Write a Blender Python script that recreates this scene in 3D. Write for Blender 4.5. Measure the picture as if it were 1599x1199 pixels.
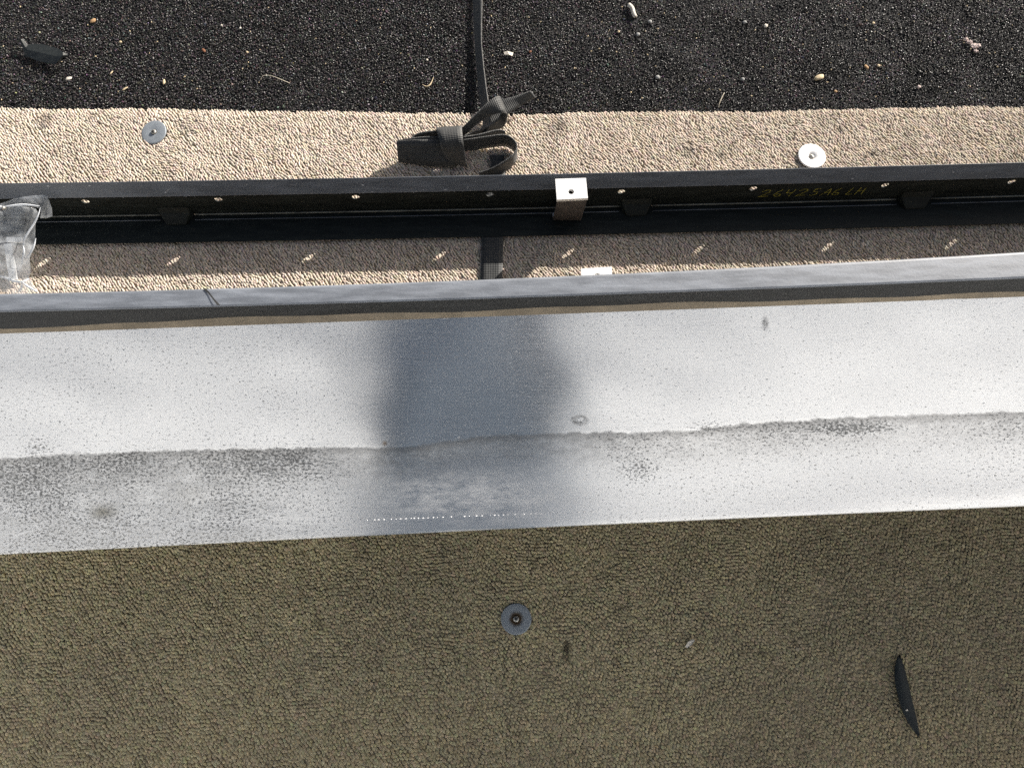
import bpy, bmesh, math, random
import numpy as np
from mathutils import Vector, Matrix, noise as mnoise

for o in list(bpy.data.objects): bpy.data.objects.remove(o)
sc = bpy.context.scene
COL = sc.collection
rad = math.radians

# ------------------------------------------------------------------ camera
CAM_H, TILT, FPX = 0.92, 17.0, 1347.0           # metres above the carpet, degrees off straight down, focal length
cd = bpy.data.cameras.new('camera'); cam = bpy.data.objects.new('camera', cd); COL.objects.link(cam)
cam.location = (0, 0, CAM_H); cam.rotation_euler = (rad(TILT), 0, 0)
cd.sensor_fit = 'HORIZONTAL'; cd.sensor_width = 36.0; cd.lens = FPX / 1599.0 * 36.0
cd.clip_start = 0.01; cd.clip_end = 2000
sc.camera = cam
# ------------------------------------------------------------------ sky, sun, exposure
SUN_EL, SUN_AZ = 24.7, 45.0                     # azimuth measured from +Y towards +X
w = bpy.data.worlds.new('World'); sc.world = w; w.use_nodes = True
wn = w.node_tree.nodes; wl = w.node_tree.links; wn.clear()
sky = wn.new('ShaderNodeTexSky'); sky.sky_type = 'NISHITA'; sky.sun_disc = False
sky.sun_elevation = rad(SUN_EL); sky.sun_rotation = rad(SUN_AZ)
sky.air_density = 1.0; sky.dust_density = 4.0; sky.ozone_density = 1.0
hs = wn.new('ShaderNodeHueSaturation'); hs.inputs['Saturation'].default_value = 0.85
bgn = wn.new('ShaderNodeBackground'); bgn.inputs['Strength'].default_value = 0.062
wo = wn.new('ShaderNodeOutputWorld')
wl.new(sky.outputs[0], hs.inputs['Color']); wl.new(hs.outputs[0], bgn.inputs['Color']); wl.new(bgn.outputs[0], wo.inputs[0])
ld = bpy.data.lights.new('sun', 'SUN'); sun = bpy.data.objects.new('sun', ld); COL.objects.link(sun)
ld.energy = 4.8; ld.angle = rad(0.55); ld.color = (1.0, 0.945, 0.87)
sdir = Vector((math.cos(rad(SUN_EL))*math.sin(rad(SUN_AZ)), math.cos(rad(SUN_EL))*math.cos(rad(SUN_AZ)), math.sin(rad(SUN_EL))))
sun.rotation_euler = (-sdir).to_track_quat('-Z', 'Y').to_euler(); sun.location = sdir*5
vs = sc.view_settings
vs.view_transform = 'Standard'; vs.look = 'None'; vs.gamma = 1.0; vs.exposure = 0.8; vs.use_curve_mapping = False
sc.cycles.use_denoising = False
sc.cycles.max_bounces = 8; sc.cycles.transparent_max_bounces = 16
sc.cycles.sample_clamp_indirect = 6.0

# ------------------------------------------------------------------ helpers
ct, st = math.cos(rad(TILT)), math.sin(rad(TILT))
def P(px, py, z=0.0):
    """the point of the place at height z that stands where photograph pixel (px, py) looks"""
    x = (px-799.5)/FPX; y = -(py-599.5)/FPX
    d = Vector((x, y*ct + st, y*st - ct))
    s = (CAM_H - z)/(-d.z)
    return Vector((x*s, d.y*s, z))

def tag(o, label=None, cat=None, group=None, kind=None):
    if label: o['label'] = label
    if cat: o['category'] = cat
    if group: o['group'] = group
    if kind: o['kind'] = kind
    return o
def mesh_obj(name, verts, faces, mat=None, parent=None, smooth=False, loc=None, uv=None):
    me = bpy.data.meshes.new(name)
    me.from_pydata([tuple(v) for v in verts], [], faces)
    if uv is not None:
        l = me.uv_layers.new(name='UVMap')
        for lp in me.loops: l.data[lp.index].uv = uv[lp.vertex_index]
    if smooth: me.polygons.foreach_set('use_smooth', [True]*len(me.polygons))
    me.update()
    o = bpy.data.objects.new(name, me); COL.objects.link(o)
    if mat: me.materials.append(mat)
    if loc is not None:
        L = Vector(loc); me.transform(Matrix.Translation(-L)); o.location = L
    if parent:
        o.parent = parent
        o.matrix_parent_inverse = Matrix.Translation(-parent.location)
    return o
def empty(name, loc, label, cat, group=None):
    o = bpy.data.objects.new(name, None); COL.objects.link(o); o.location = loc
    o.empty_display_size = 0.02
    return tag(o, label, cat, group)
def bm_obj(name, bm, mat, parent=None, smooth=False, loc=None):
    me = bpy.data.meshes.new(name); bm.to_mesh(me); bm.free()
    o = bpy.data.objects.new(name, me); COL.objects.link(o); me.materials.append(mat)
    if smooth: me.polygons.foreach_set('use_smooth', [True]*len(me.polygons))
    if loc is not None:
        L = Vector(loc); me.transform(Matrix.Translation(-L)); o.location = L
    if parent:
        o.parent = parent; o.matrix_parent_inverse = Matrix.Translation(-parent.location)
    return o
def bevel(o, wd, seg=2):
    m = o.modifiers.new('bevel', 'BEVEL'); m.width = wd; m.segments = seg; m.limit_method = 'ANGLE'; m.angle_limit = rad(35)

# ------------------------------------------------------------------ material helper
class M:
    def __init__(s, name):
        s.m = bpy.data.materials.new(name); s.m.use_nodes = True
        s.n = s.m.node_tree.nodes; s.l = s.m.node_tree.links
        s.b = s.n['Principled BSDF']; s.out = s.n['Material Output']
    def node(s, t, **kw):
        n = s.n.new(t)
        for k, v in kw.items():
            if k.startswith('i_'): n.inputs[k[2:].replace('_', ' ')].default_value = v
            else: setattr(n, k, v)
        return n
    def link(s, a, b): s.l.new(a, b)
    def set(s, **kw):
        for k, v in kw.items():
            i = s.b.inputs[k.replace('_', ' ')]
            i.default_value = (*v, 1) if isinstance(v, tuple) and len(v) == 3 and i.type == 'RGBA' else v
        return s
    def math(s, op, a, b=None, clamp=False):
        n = s.n.new('ShaderNodeMath'); n.operation = op; n.use_clamp = clamp
        for k, v in enumerate((a, b)):
            if v is None: continue
            if isinstance(v, (int, float)): n.inputs[k].default_value = v
            else: s.link(v, n.inputs[k])
        return n.outputs[0]
    def coords(s, kind='Object', scale=(1, 1, 1), rot=(0, 0, 0), loc=(0, 0, 0)):
        tc = s.node('ShaderNodeTexCoord'); mp = s.node('ShaderNodeMapping')
        mp.inputs['Scale'].default_value = scale; mp.inputs['Rotation'].default_value = rot; mp.inputs['Location'].default_value = loc
        s.link(tc.outputs[kind], mp.inputs[0]); return mp.outputs[0]
    def noise(s, vec, scale, detail=3, rough=0.55, out=0):
        n = s.node('ShaderNodeTexNoise'); n.inputs['Scale'].default_value = scale
        n.inputs['Detail'].default_value = detail; n.inputs['Roughness'].default_value = rough
        s.link(vec, n.inputs['Vector']); return n.outputs[out]
    def ramp(s, fac, stops):
        r = s.node('ShaderNodeValToRGB'); e = r.color_ramp.elements
        while len(e) < len(stops): e.new(0.5)
        for el, (p, c) in zip(e, stops):
            el.position = p; el.color = (c, c, c, 1) if isinstance(c, (int, float)) else (*c, 1)
        s.link(fac, r.inputs[0]); return r.outputs[0]
    def mix(s, fac, a, b, mode='MIX'):
        n = s.node('ShaderNodeMix'); n.data_type = 'RGBA'; n.blend_type = mode
        for i, v in ((0, fac), (6, a), (7, b)):
            if isinstance(v, (int, float)): n.inputs[i].default_value = v
            elif isinstance(v, tuple): n.inputs[i].default_value = (*v, 1)
            else: s.link(v, n.inputs[i])
        return n.outputs[2]
    def bump(s, h, strength=0.3, dist=0.001):
        n = s.node('ShaderNodeBump'); n.inputs['Strength'].default_value = strength; n.inputs['Distance'].default_value = dist
        s.link(h, n.inputs['Height']); s.link(n.outputs[0], s.b.inputs['Normal'])

def simple(name, col, rough=0.6, metal=0.0, var=0.25, scale=60, bump=0.2, spec=0.5):
    m = M(name); v = m.coords()
    n = m.noise(v, scale, 4)
    dark = tuple(c*(1-var) for c in col); light = tuple(min(1, c*(1+var)) for c in col)
    m.link(m.ramp(n, [(0.3, dark), (0.7, light)]), m.b.inputs['Base Color'])
    m.set(Roughness=rough, Metallic=metal); m.b.inputs['Specular IOR Level'].default_value = spec
    if bump: m.bump(m.noise(v, scale*6, 2), bump, 0.0006)
    return m.m

# pile materials: colour comes with every tuft
def pile_mat(name, rough, sheen=0.0, spec=0.3):
    m = M(name)
    a = m.node('ShaderNodeAttribute'); a.attribute_type = 'INSTANCER'; a.attribute_name = 'tint'
    v = m.coords(); n = m.noise(v, 3.0, 2)
    m.link(m.mix(1.0, a.outputs['Color'], m.ramp(n, [(0.3, 0.92), (0.7, 1.06)]), 'MULTIPLY'), m.b.inputs['Base Color'])
    m.set(Roughness=rough); m.b.inputs['Specular IOR Level'].default_value = spec
    m.b.inputs['Sheen Weight'].default_value = sheen
    return m.m
MAT_PILE = pile_mat('beige_loop_pile', 0.95, 0.1, 0.1)
MAT_GRIT = pile_mat('black_coarse_pile', 0.45, 0.0, 0.5)
MAT_BACK = simple('carpet_backing', (0.36, 0.30, 0.20), 0.95, var=0.3, scale=90)
MAT_MATBASE = simple('black_mat_base', (0.008, 0.008, 0.009), 0.9, var=0.3, scale=90)
MAT_DECK = simple('plywood_deck', (0.30, 0.22, 0.14), 0.8, scale=8)
MAT_GROUND = simple('grey_concrete', (0.30, 0.29, 0.27), 0.9, var=0.15, scale=1.5)

def black_plastic(name, col, rough, dust, spec=0.5):
    m = M(name); v = m.coords(scale=(1, 6, 6))
    n = m.noise(v, 25, 5, 0.65); fine = m.noise(m.coords(), 420, 2)
    base = m.mix(m.ramp(n, [(0.40, 0.0), (0.75, 1.0)]), col, tuple(c*1.8+0.01 for c in col))
    spk = m.noise(m.coords(loc=(3, 1, 7)), 240, 2)
    base = m.mix(m.ramp(spk, [(0.70, 0.0), (0.76, 1.0)]), base, dust)
    m.link(base, m.b.inputs['Base Color'])
    m.link(m.ramp(n, [(0.2, rough-0.08), (0.8, rough+0.12)]), m.b.inputs['Roughness'])
    m.b.inputs['Specular IOR Level'].default_value = spec
    m.bump(fine, 0.15, 0.0005)
    return m.m
MAT_RAIL = black_plastic('black_rail_coating', (0.007, 0.010, 0.009), 0.55, (0.03, 0.028, 0.02), 0.28)
MAT_RAIL_LIP = black_plastic('scuffed_black_coating', (0.085, 0.095, 0.110), 0.42, (0.34, 0.34, 0.34), 0.8)
MAT_RIDGE = simple('dusty_ridge', (0.22, 0.22, 0.19), 0.7, var=0.4, scale=60)
MAT_TRIM = black_plastic('grey_weathered_trim', (0.135, 0.148, 0.17), 0.50, (0.20, 0.20, 0.20), 1.0)
MAT_TRIM_DARK = black_plastic('black_trim_step', (0.018, 0.018, 0.017), 0.6, (0.05, 0.045, 0.04))
MAT_TAPE = simple('tan_dirty_band', (0.36, 0.29, 0.20), 0.8, var=0.25, scale=40)
MAT_ALU = simple('pale_mill_aluminium', (0.80, 0.80, 0.79), 0.55, metal=0.35, var=0.06, scale=60)
MAT_ALU_SHADED = simple('shaded_aluminium_stem', (0.07, 0.06, 0.056), 0.6, metal=0.3, var=0.3, scale=90)  # darker copy of the aluminium, paints shade onto the bracket stems
MAT_HOLE = simple('dark_bore', (0.01, 0.01, 0.012), 0.8, bump=0)
MAT_INK = simple('dull_yellow_paint_pen', (0.34, 0.31, 0.05), 0.7, var=0.5, scale=300)
MAT_ZINC = simple('zinc_plate', (0.30, 0.33, 0.36), 0.55, metal=0.25, var=0.12, scale=120)
MAT_ZINC_WHITE = simple('bright_zinc_plate', (0.88, 0.87, 0.86), 0.6, metal=0.0, var=0.04, scale=120)
MAT_SCREW = simple('screw_steel', (0.46, 0.44, 0.40), 0.4, metal=0.6, var=0.2, scale=200)
MAT_SLOT = simple('screw_slot', (0.012, 0.011, 0.010), 0.8, bump=0)

# ------------------------------------------------------------------ smooth random fields
rng = np.random.default_rng(7)
def field(seed, wl, n=14):
    r = np.random.default_rng(seed); k = 2*np.pi/(wl*r.uniform(0.6, 1.7, n)); a = r.uniform(0, 2*np.pi, n); p = r.uniform(0, 2*np.pi, n)
    kx, ky = k*np.cos(a), k*np.sin(a)
    def f(x, y):
        s = np.zeros_like(x)
        for i in range(n): s += np.sin(kx[i]*x + ky[i]*y + p[i])
        return s/math.sqrt(n/2)
    return f

# ------------------------------------------------------------------ scattering node group
def tuft_group(mat, sub, smooth):
    g = bpy.data.node_groups.new('tufts', 'GeometryNodeTree')
    g.interface.new_socket('Geometry', in_out='INPUT', socket_type='NodeSocketGeometry')
    g.interface.new_socket('Geometry', in_out='OUTPUT', socket_type='NodeSocketGeometry')
    N, L = g.nodes, g.links
    gi = N.new('NodeGroupInput'); go = N.new('NodeGroupOutput')
    ico = N.new('GeometryNodeMeshIcoSphere'); ico.inputs['Radius'].default_value = 1.0; ico.inputs['Subdivisions'].default_value = sub
    sm = N.new('GeometryNodeSetShadeSmooth'); sm.inputs['Shade Smooth'].default_value = smooth; mt = N.new('GeometryNodeSetMaterial'); mt.inputs['Material'].default_value = mat
    iop = N.new('GeometryNodeInstanceOnPoints')
    ar = N.new('GeometryNodeInputNamedAttribute'); ar.data_type = 'FLOAT_VECTOR'; ar.inputs['Name'].default_value = 'turn'
    asx = N.new('GeometryNodeInputNamedAttribute'); asx.data_type = 'FLOAT_VECTOR'; asx.inputs['Name'].default_value = 'size'
    e2r = N.new('FunctionNodeEulerToRotation')
    L.new(ico.outputs['Mesh'], sm.inputs['Geometry']); L.new(sm.outputs[0], mt.inputs['Geometry'])
    L.new(gi.outputs[0], iop.inputs['Points']); L.new(mt.outputs[0], iop.inputs['Instance'])
    L.new(ar.outputs[0], e2r.inputs[0]); L.new(e2r.outputs[0], iop.inputs['Rotation']); L.new(asx.outputs[0], iop.inputs['Scale'])
    L.new(iop.outputs[0], go.inputs[0])
    return g
def scatter(name, pos, turn, size, tint, mat, parent, sub=2, smooth=True):
    me = bpy.data.meshes.new(name); n = len(pos)
    me.vertices.add(n); me.vertices.foreach_set('co', pos.astype(np.float32).ravel())
    for nm, ty, key, arr in (('turn', 'FLOAT_VECTOR', 'vector', turn), ('size', 'FLOAT_VECTOR', 'vector', size), ('tint', 'FLOAT_COLOR', 'color', tint)):
        a = me.attributes.new(nm, ty, 'POINT'); a.data.foreach_set(key, arr.astype(np.float32).ravel())
    me.materials.append(mat); me.update()
    o = bpy.data.objects.new(name, me); COL.objects.link(o)
    md = o.modifiers.new('tufts', 'NODES'); md.node_group = tuft_group(mat, sub, smooth)
    o['kind'] = 'stuff'; o.parent = parent; o.matrix_parent_inverse = Matrix.Translation(-parent.location)
    return o

# ================================================================== THE SETTING
X0, X1, YF, YB = -1.25, 1.45, -0.18, 1.6
g = mesh_obj('ground', [(-300, -300, -0.80), (300, -300, -0.80), (300, 300, -0.80), (-300, 300, -0.80)], [(0, 1, 2, 3)], MAT_GROUND); g['kind'] = 'structure'
def box_vf(x0, x1, y0, y1, z0, z1):
    return [(x0,y0,z0),(x1,y0,z0),(x1,y1,z0),(x0,y1,z0),(x0,y0,z1),(x1,y0,z1),(x1,y1,z1),(x0,y1,z1)], \
           [(3,2,1,0),(4,5,6,7),(0,1,5,4),(1,2,6,5),(2,3,7,6),(3,0,4,7)]
v, f = box_vf(X0, X1, YF, YB, -0.10, -0.012)
deck = mesh_obj('deck', v, f, MAT_DECK); deck['kind'] = 'structure'

# carpet back edge, as a wavy line across the deck
edge_px = [(-700,166),(-300,165),(0,166),(100,168),(230,167),(330,169),(430,172),(520,171),(620,174),(700,174),(800,177),(930,172),(1060,171),(1180,172),(1290,168),(1400,166),(1530,163),(1599,165),(1900,164),(2400,166)]
EX = np.array([P(a, b, 0.003).x for a, b in edge_px]); EY = np.array([P(a, b, 0.003).y for a, b in edge_px])
def edge_y(x): return np.interp(x, EX, EY)
# carpet backing sheet
xs = np.linspace(X0, X1, 140)
vv = []; ff = []
for x in xs:
    ey = float(edge_y(x)) - 0.003
    vv += [(x, YF, -0.0065), (x, YF, 0.0), (x, ey-0.004, 0.0), (x, ey, -0.002), (x, ey, -0.0065)]
for i in range(len(xs)-1):
    for j in range(4):
        a = i*5+j; ff.append((a, a+5, a+6, a+1))
carpet = mesh_obj('carpet', vv, ff, MAT_BACK, smooth=False); carpet['kind'] = 'structure'
v, f = box_vf(X0, X1, YF, YB, -0.0115, -0.0075)
black_mat = mesh_obj('black_mat', v, f, MAT_MATBASE); black_mat['kind'] = 'structure'

# loop pile of the beige carpet
def loop_pile():
    ang = rad(-52); row = 0.0029; step = 0.0037
    ca, sa = math.cos(ang), math.sin(ang)
    R = 2.2; nu = int(2*R/step); nv = int(2*R/row)
    u, v_ = np.meshgrid(np.arange(nu)*step - R, np.arange(nv)*row - R)
    u = u + (np.arange(nv)[:, None] % 2)*step*0.5
    u = u.ravel(); v_ = v_.ravel()
    x = u*ca - v_*sa; y = u*sa + v_*ca + 0.3
    k = (x > X0-0.01) & (x < X1+0.01) & (y > YF-0.01) & (y < 0.75); x = x[k]; y = y[k]
    wx, wy = field(11, 0.09), field(12, 0.07)
    w2x, w2y = field(13, 0.022), field(14, 0.022)
    x = x + wx(x, y)*0.0011 + w2x(x, y)*0.0004; y = y + wy(x, y)*0.0011 + w2y(x, y)*0.0004
    n = len(x)
    x = x + rng.normal(0, 0.00045, n); y = y + rng.normal(0, 0.00045, n)
    k = (y < edge_y(x)) & (x > X0) & (x < X1) & (y > YF)
    for a, b, r in ((240, 206.5, .0150), (1268, 243.5, .0163), (806, 966, .0150)):      # the washers press the pile down
        q = P(a, b, .003); k &= np.hypot(x-q.x, y-q.y) > r
    x = x[k]; y = y[k]; n = len(x)
    # worn: flattened and matted towards the right of the deck
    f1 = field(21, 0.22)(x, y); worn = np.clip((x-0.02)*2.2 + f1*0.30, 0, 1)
    dist_edge = edge_y(x) - y
    roll = np.clip(1 - dist_edge/0.010, 0, 1)
    fr = np.clip((0.33 - y)/0.10, 0, 1)
    size = np.stack([(0.0031-0.0006*fr)*rng.uniform(0.80, 1.2, n)*(1-0.06*worn), (0.00140+0.00025*fr)*rng.uniform(0.85, 1.18, n), (0.00150-0.00020*fr)*rng.uniform(0.75, 1.2, n)*(1-0.30*worn)], 1)
    z = 0.0006 - 0.0003*worn*rng.uniform(0.2, 1, n) - roll**2*0.0035 + rng.normal(0, 0.00022, n) + 0.0002*field(15, 0.05)(x, y)
    pos = np.stack([x, y, z], 1)
    turn = np.stack([rng.normal(0, 0.25, n), rng.normal(0.12, 0.25, n), ang + field(16, 0.06)(x, y)*0.18 + rng.normal(0, 0.22, n)], 1)
    base = np.array([0.64, 0.55, 0.46])
    dirt = np.clip(0.35 + 0.14*field(22, 0.3)(x, y) + 0.10*field(23, 0.05)(x, y), 0, 1)
    # the half in front of the aluminium-faced board is more olive, darker rightward and nearer
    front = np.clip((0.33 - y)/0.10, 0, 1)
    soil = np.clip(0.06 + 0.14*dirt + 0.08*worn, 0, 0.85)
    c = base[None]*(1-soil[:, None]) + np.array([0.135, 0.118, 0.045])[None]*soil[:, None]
    front_mix = (front*np.clip(0.92 - 0.10*dirt, 0, 1))[:, None]; dk = (1.12 - 0.72*np.clip(x+0.25, 0, 0.75) - 0.18*np.clip((0.12-y)/0.25, 0, 1) - 0.30*(dirt-0.35))[:, None]
    c = c*(1-front_mix) + np.array([0.51, 0.435, 0.255])[None]*dk*front_mix
    c *= (1 + rng.normal(0, 0.12, n))[:, None]
    c *= (1 + rng.normal(0, 0.03, (n, 3)))
    # stains with a place of their own
    def spot(px, py, r, s, asp=1.0):
        nonlocal c
        p = P(px, py, 0); d = np.hypot(x-p.x, (y-p.y)*asp)/r
        wgt = np.clip(1.2-d, 0, 1)*s*rng.uniform(0.5, 1, n)
        c = c*(1-wgt[:, None]) + np.array([0.035, 0.028, 0.02])[None]*wgt[:, None]
    for a in ((70,190,0.012,.75),(88,240,0.010,.35),(115,232,0.012,.3),(1312,203,0.006,.9),(1364,241,0.005,.95),(875,198,0.010,.6),(870,205,0.016,.3),(1125,243,0.006,.8),(1145,230,0.008,.4),
              (1075,238,0.010,.5),(1290,190,0.012,.3),(1420,220,0.02,.2),(885,1020,0.006,.9,0.45),(884,1008,0.004,.8,.5),(835,877,0.006,.7),(965,950,0.012,.4),(1190,1020,0.006,.6),(190,976,0.003,1),(560,855,0.02,.3),(500,975,0.006,.6)):
        spot(*a)
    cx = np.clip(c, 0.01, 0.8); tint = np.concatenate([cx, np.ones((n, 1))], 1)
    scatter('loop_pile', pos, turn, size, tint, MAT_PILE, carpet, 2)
loop_pile()

def mat_grit():
    p = 0.0020; x, y = np.meshgrid(np.arange(-1.0, 1.1, p), np.arange(0.5, 1.25, p)); x = x.ravel(); y = y.ravel(); n = len(x)
    x = x + rng.normal(0, 0.0008, n); y = y + rng.normal(0, 0.0008, n)
    k = (y > edge_y(x) - 0.006); x = x[k]; y = y[k]; n = len(x)
    big = rng.random(n)
    right = np.clip((x+0.05)*4, 0, 1)
    s = np.where(big > 0.97, rng.uniform(0.0010, 0.0016, n), rng.uniform(0.0005, 0.00115, n)*(1-.12*right))
    size = np.stack([s*rng.uniform(0.8, 1.3, n), s*rng.uniform(0.8, 1.5, n), s*rng.uniform(0.8, 1.7, n)], 1)
    nap = field(31, 0.10)(x, y*1.6)
    z = -0.0070 + rng.uniform(-0.0003, 0.0012, n) + nap*0.0003*right + 0.0002*field(33, 0.2)(x, y)
    pos = np.stack([x, y, z], 1)
    turn = rng.normal(0, 0.7, (n, 3)); turn[:, 2] = rng.uniform(0, 6.28, n)
    val = np.exp(rng.normal(math.log(0.0185), 0.75 - 0.2*right, n))*(1 + 0.6*np.clip(field(32, 0.08)(x, y*1.5+x*.6), -1.2, 1.5)*(.25+.75*right))*(1 + .35*right)*(1+.25*np.clip(field(34, .03)(x, y), -1, 1.5))
    val = np.clip(val, 0.005, 0.12)
    bright = rng.random(n); val = np.where(bright > 0.9985, rng.uniform(0.2, 0.4, n), val)
    hue = 1 + rng.normal(0, 0.18, (n, 3)); hue *= np.array([1.09, 0.97, 0.97])
    tint = np.concatenate([np.clip(val[:, None]*hue, 0.004, 0.5), np.ones((n, 1))], 1)
    scatter('mat_pile', pos, turn, size, tint, MAT_GRIT, black_mat, 1, False)
mat_grit()

# ================================================================== station helpers for the two long boards
def curve(pts):
    a = np.array(pts, float); c = np.polyfit(a[:, 0], a[:, 1], 2)
    d0 = np.polyval(np.polyder(c), 0.0); d1 = np.polyval(np.polyder(c), 1599.0)
    def f(u):
        if u < 0: return float(np.polyval(c, 0.0) + d0*u)
        if u > 1599: return float(np.polyval(c, 1599.0) + d1*(u-1599))
        return float(np.polyval(c, u))
    return f
def strip(rows, close=False):
    """rows: list of stations, each a list of points -> verts, faces"""
    m = len(rows[0]); V = [p for r in rows for p in r]; F = []
    for i in range(len(rows)-1):
        for j in range(m if close else m-1):
            a = i*m+j; b = i*m+(j+1) % m
            F.append((a, b, b+m, a+m))
    if close: F.append(tuple(range(m))[::-1]); F.append(tuple((len(rows)-1)*m+j for j in range(m)))
    return V, F

# ================================================================== BLACK CHANNEL RAIL
RZ = 0.007
rpy = curve([(0,339),(400,332.5),(800,326),(1200,316),(1599,305.5)])
def rail_frame(u):
    a = P(u, rpy(u), RZ); b = P(u+5, rpy(u+5), RZ)
    t = (b-a).normalized(); n = Vector((-t.y, t.x, 0)); return a, t, n
def R(u, v, z, du=0.0):
    a, t, n = rail_frame(u); q = a + t*du + n*v; return Vector((q.x, q.y, z))
def u_at_x(x):
    lo, hi = -1500, 3200
    for _ in range(40):
        mid = (lo+hi)/2
        if P(mid, rpy(mid), RZ).x < x: lo = mid
        else: hi = mid
    return lo
U0, U1 = -420, 2150
rail = empty('channel_rail', P(800, 326, 0), 'long black channel rail with a row of holes lying across the beige carpet', 'rail')
ZT = 0.0475; TH = 0.0012
def thick_strip(name, pts, mat, us=None, flip=False):
    """sheet strip from two (v, z) profile points with thickness"""
    (v0, z0), (v1, z1) = pts
    L = math.hypot(v1-v0, z1-z0); nv, nz = -(z1-z0)/L*TH, (v1-v0)/L*TH
    sec = [(v0, z0), (v1, z1), (v1-nv, z1-nz), (v0-nv, z0-nz)]
    rows = [[R(u, a, b) for a, b in sec] for u in np.linspace(U0, U1, 80)]
    V, F = strip(rows, True)
    o = mesh_obj(name, V, F, mat, rail); bevel(o, 0.0007, 2); return o
thick_strip('bottom_flange', ((-0.036, RZ-0.0005), (-0.0002, RZ)), MAT_RAIL)
thick_strip('top_flange', ((0.0004, ZT+0.0002), (0.0128, 0.0605)), MAT_RAIL_LIP)
# web with its real holes
HOLES = [-72, 135, 342, 556, 765, 970, 1176, 1382, 1580, 1790]
hole_u = []
for hx in HOLES:
    hy = 304.5 - 17.2*(hx/1599.0)**1.15 if hx > 0 else 306
    hole_u.append(u_at_x(P(hx, 302-0.0155*hx, 0.0415).x))
def build_web():
    bm = bmesh.new()
    def quad(*ps): bm.faces.new([bm.verts.new(p) for p in ps])
    pxm = 1/(rail_frame(800)[0]-rail_frame(801)[0]).length      # px per metre at the middle
    hw = 0.0075*pxm; zc, zl, r = 0.0402, 0.0330, 0.0044
    brk = [U0]
    for h in hole_u:
        if U0 < h-hw and h+hw < U1:
            a = brk[-1]; k = max(1, int((h-hw-a)/60))
            brk += list(np.linspace(a, h-hw, k+1))[1:]; brk.append(h+hw)
    k = int((U1-brk[-1])/60); brk += list(np.linspace(brk[-1], U1, k+1))[1:]
    hset = [(h-hw, h+hw, h) for h in hole_u]
    for a, b in zip(brk[:-1], brk[1:]):
        hole = [h for (x, y, h) in hset if abs(x-a) < 1e-6]
        for v, s in ((0.0, 1), (TH, -1)):
            A, B = (a, b) if s == 1 else (b, a)
            quad(R(A, v, RZ), R(B, v, RZ), R(B, v, zl), R(A, v, zl))
            if not hole: quad(R(A, v, zl), R(B, v, zl), R(B, v, ZT), R(A, v, ZT))
        if hole:
            h = hole[0]; n = 16
            cir = [(math.cos(2*math.pi*i/n), math.sin(2*math.pi*i/n)) for i in range(n)]
            def rim(i, v):
                c, s_ = cir[i % n]; return R(h, v, zc + s_*r, du=c*r)
            def outer(i, v):
                c, s_ = cir[i % n]; m = max(abs(c), abs(s_)); c /= m; s_ /= m
                u = h + c*hw; z = zc + (s_*(ZT-zc) if s_ > 0 else s_*(zc-zl)); return R(u, v, z)
            for i in range(n):
                quad(outer(i, 0), outer(i+1, 0), rim(i+1, 0), rim(i, 0))
                quad(outer(i+1, TH), outer(i, TH), rim(i, TH), rim(i+1, TH))
                quad(rim(i, 0), rim(i+1, 0), rim(i+1, TH), rim(i, TH))
    for u in (U0, U1):
        quad(R(u, 0, RZ), R(u, 0, ZT), R(u, TH, ZT), R(u, TH, RZ))
    bmesh.ops.remove_doubles(bm, verts=bm.verts, dist=1e-5)
    bmesh.ops.recalc_face_normals(bm, faces=bm.faces)
    bm_obj('web', bm, MAT_RAIL, rail)
build_web()
# raised double ridge in the corner, broken at the mounting bosses
boss_px = [(252, 306, 278), (966, 1018, 992), (1398, 1452, 1425), (-460, -400, -430), (1830, 1890, 1860)]
segs = [(-395, 252), (306, 966), (1018, 1398), (1452, 1830)]
for a, b in segs:
    for dv, z0, rr, mt in ((-0.0012, RZ+0.0016, 0.0011, MAT_RIDGE), (-0.0075, RZ+0.0004, 0.0007, MAT_RAIL_LIP)):
        rows = []
        for u in np.linspace(a, b, max(2, int((b-a)/40))):
            rows.append([R(u, dv + rr*math.cos(q), z0 + rr*math.sin(q)) for q in np.linspace(0, 2*math.pi, 7)[:-1]])
        V, F = strip(rows, True); mesh_obj('ridge', V, F, mt, rail, smooth=True)
for a, b, c in boss_px[:3]:
    w2 = (b-a)/2
    V = [R(c-w2*0.9, 0.0-0.0004, RZ+0.018), R(c+w2*0.9, -0.0004, RZ+0.018), R(c+w2*0.85, -0.0035, RZ+0.010), R(c-w2*0.85, -0.0035, RZ+0.010),
         R(c+w2*0.6, -0.013, RZ+0.0022), R(c-w2*0.6, -0.013, RZ+0.0022), R(c+w2*0.55, -0.0145, RZ+0.0002), R(c-w2*0.55, -0.0145, RZ+0.0002),
         R(c-w2, -0.0004, RZ+0.0002), R(c+w2, -0.0004, RZ+0.0002)]
    F = [(3, 2, 1, 0), (5, 4, 2, 3), (7, 6, 4, 5), (8, 7, 5, 3), (0, 8, 3), (9, 2, 4, 6), (9, 1, 2), (7, 8, 9, 6), (0, 1, 9, 8)]
    o = mesh_obj('mounting_boss', V, F, MAT_RAIL, rail); bevel(o, 0.0012, 2)
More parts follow.
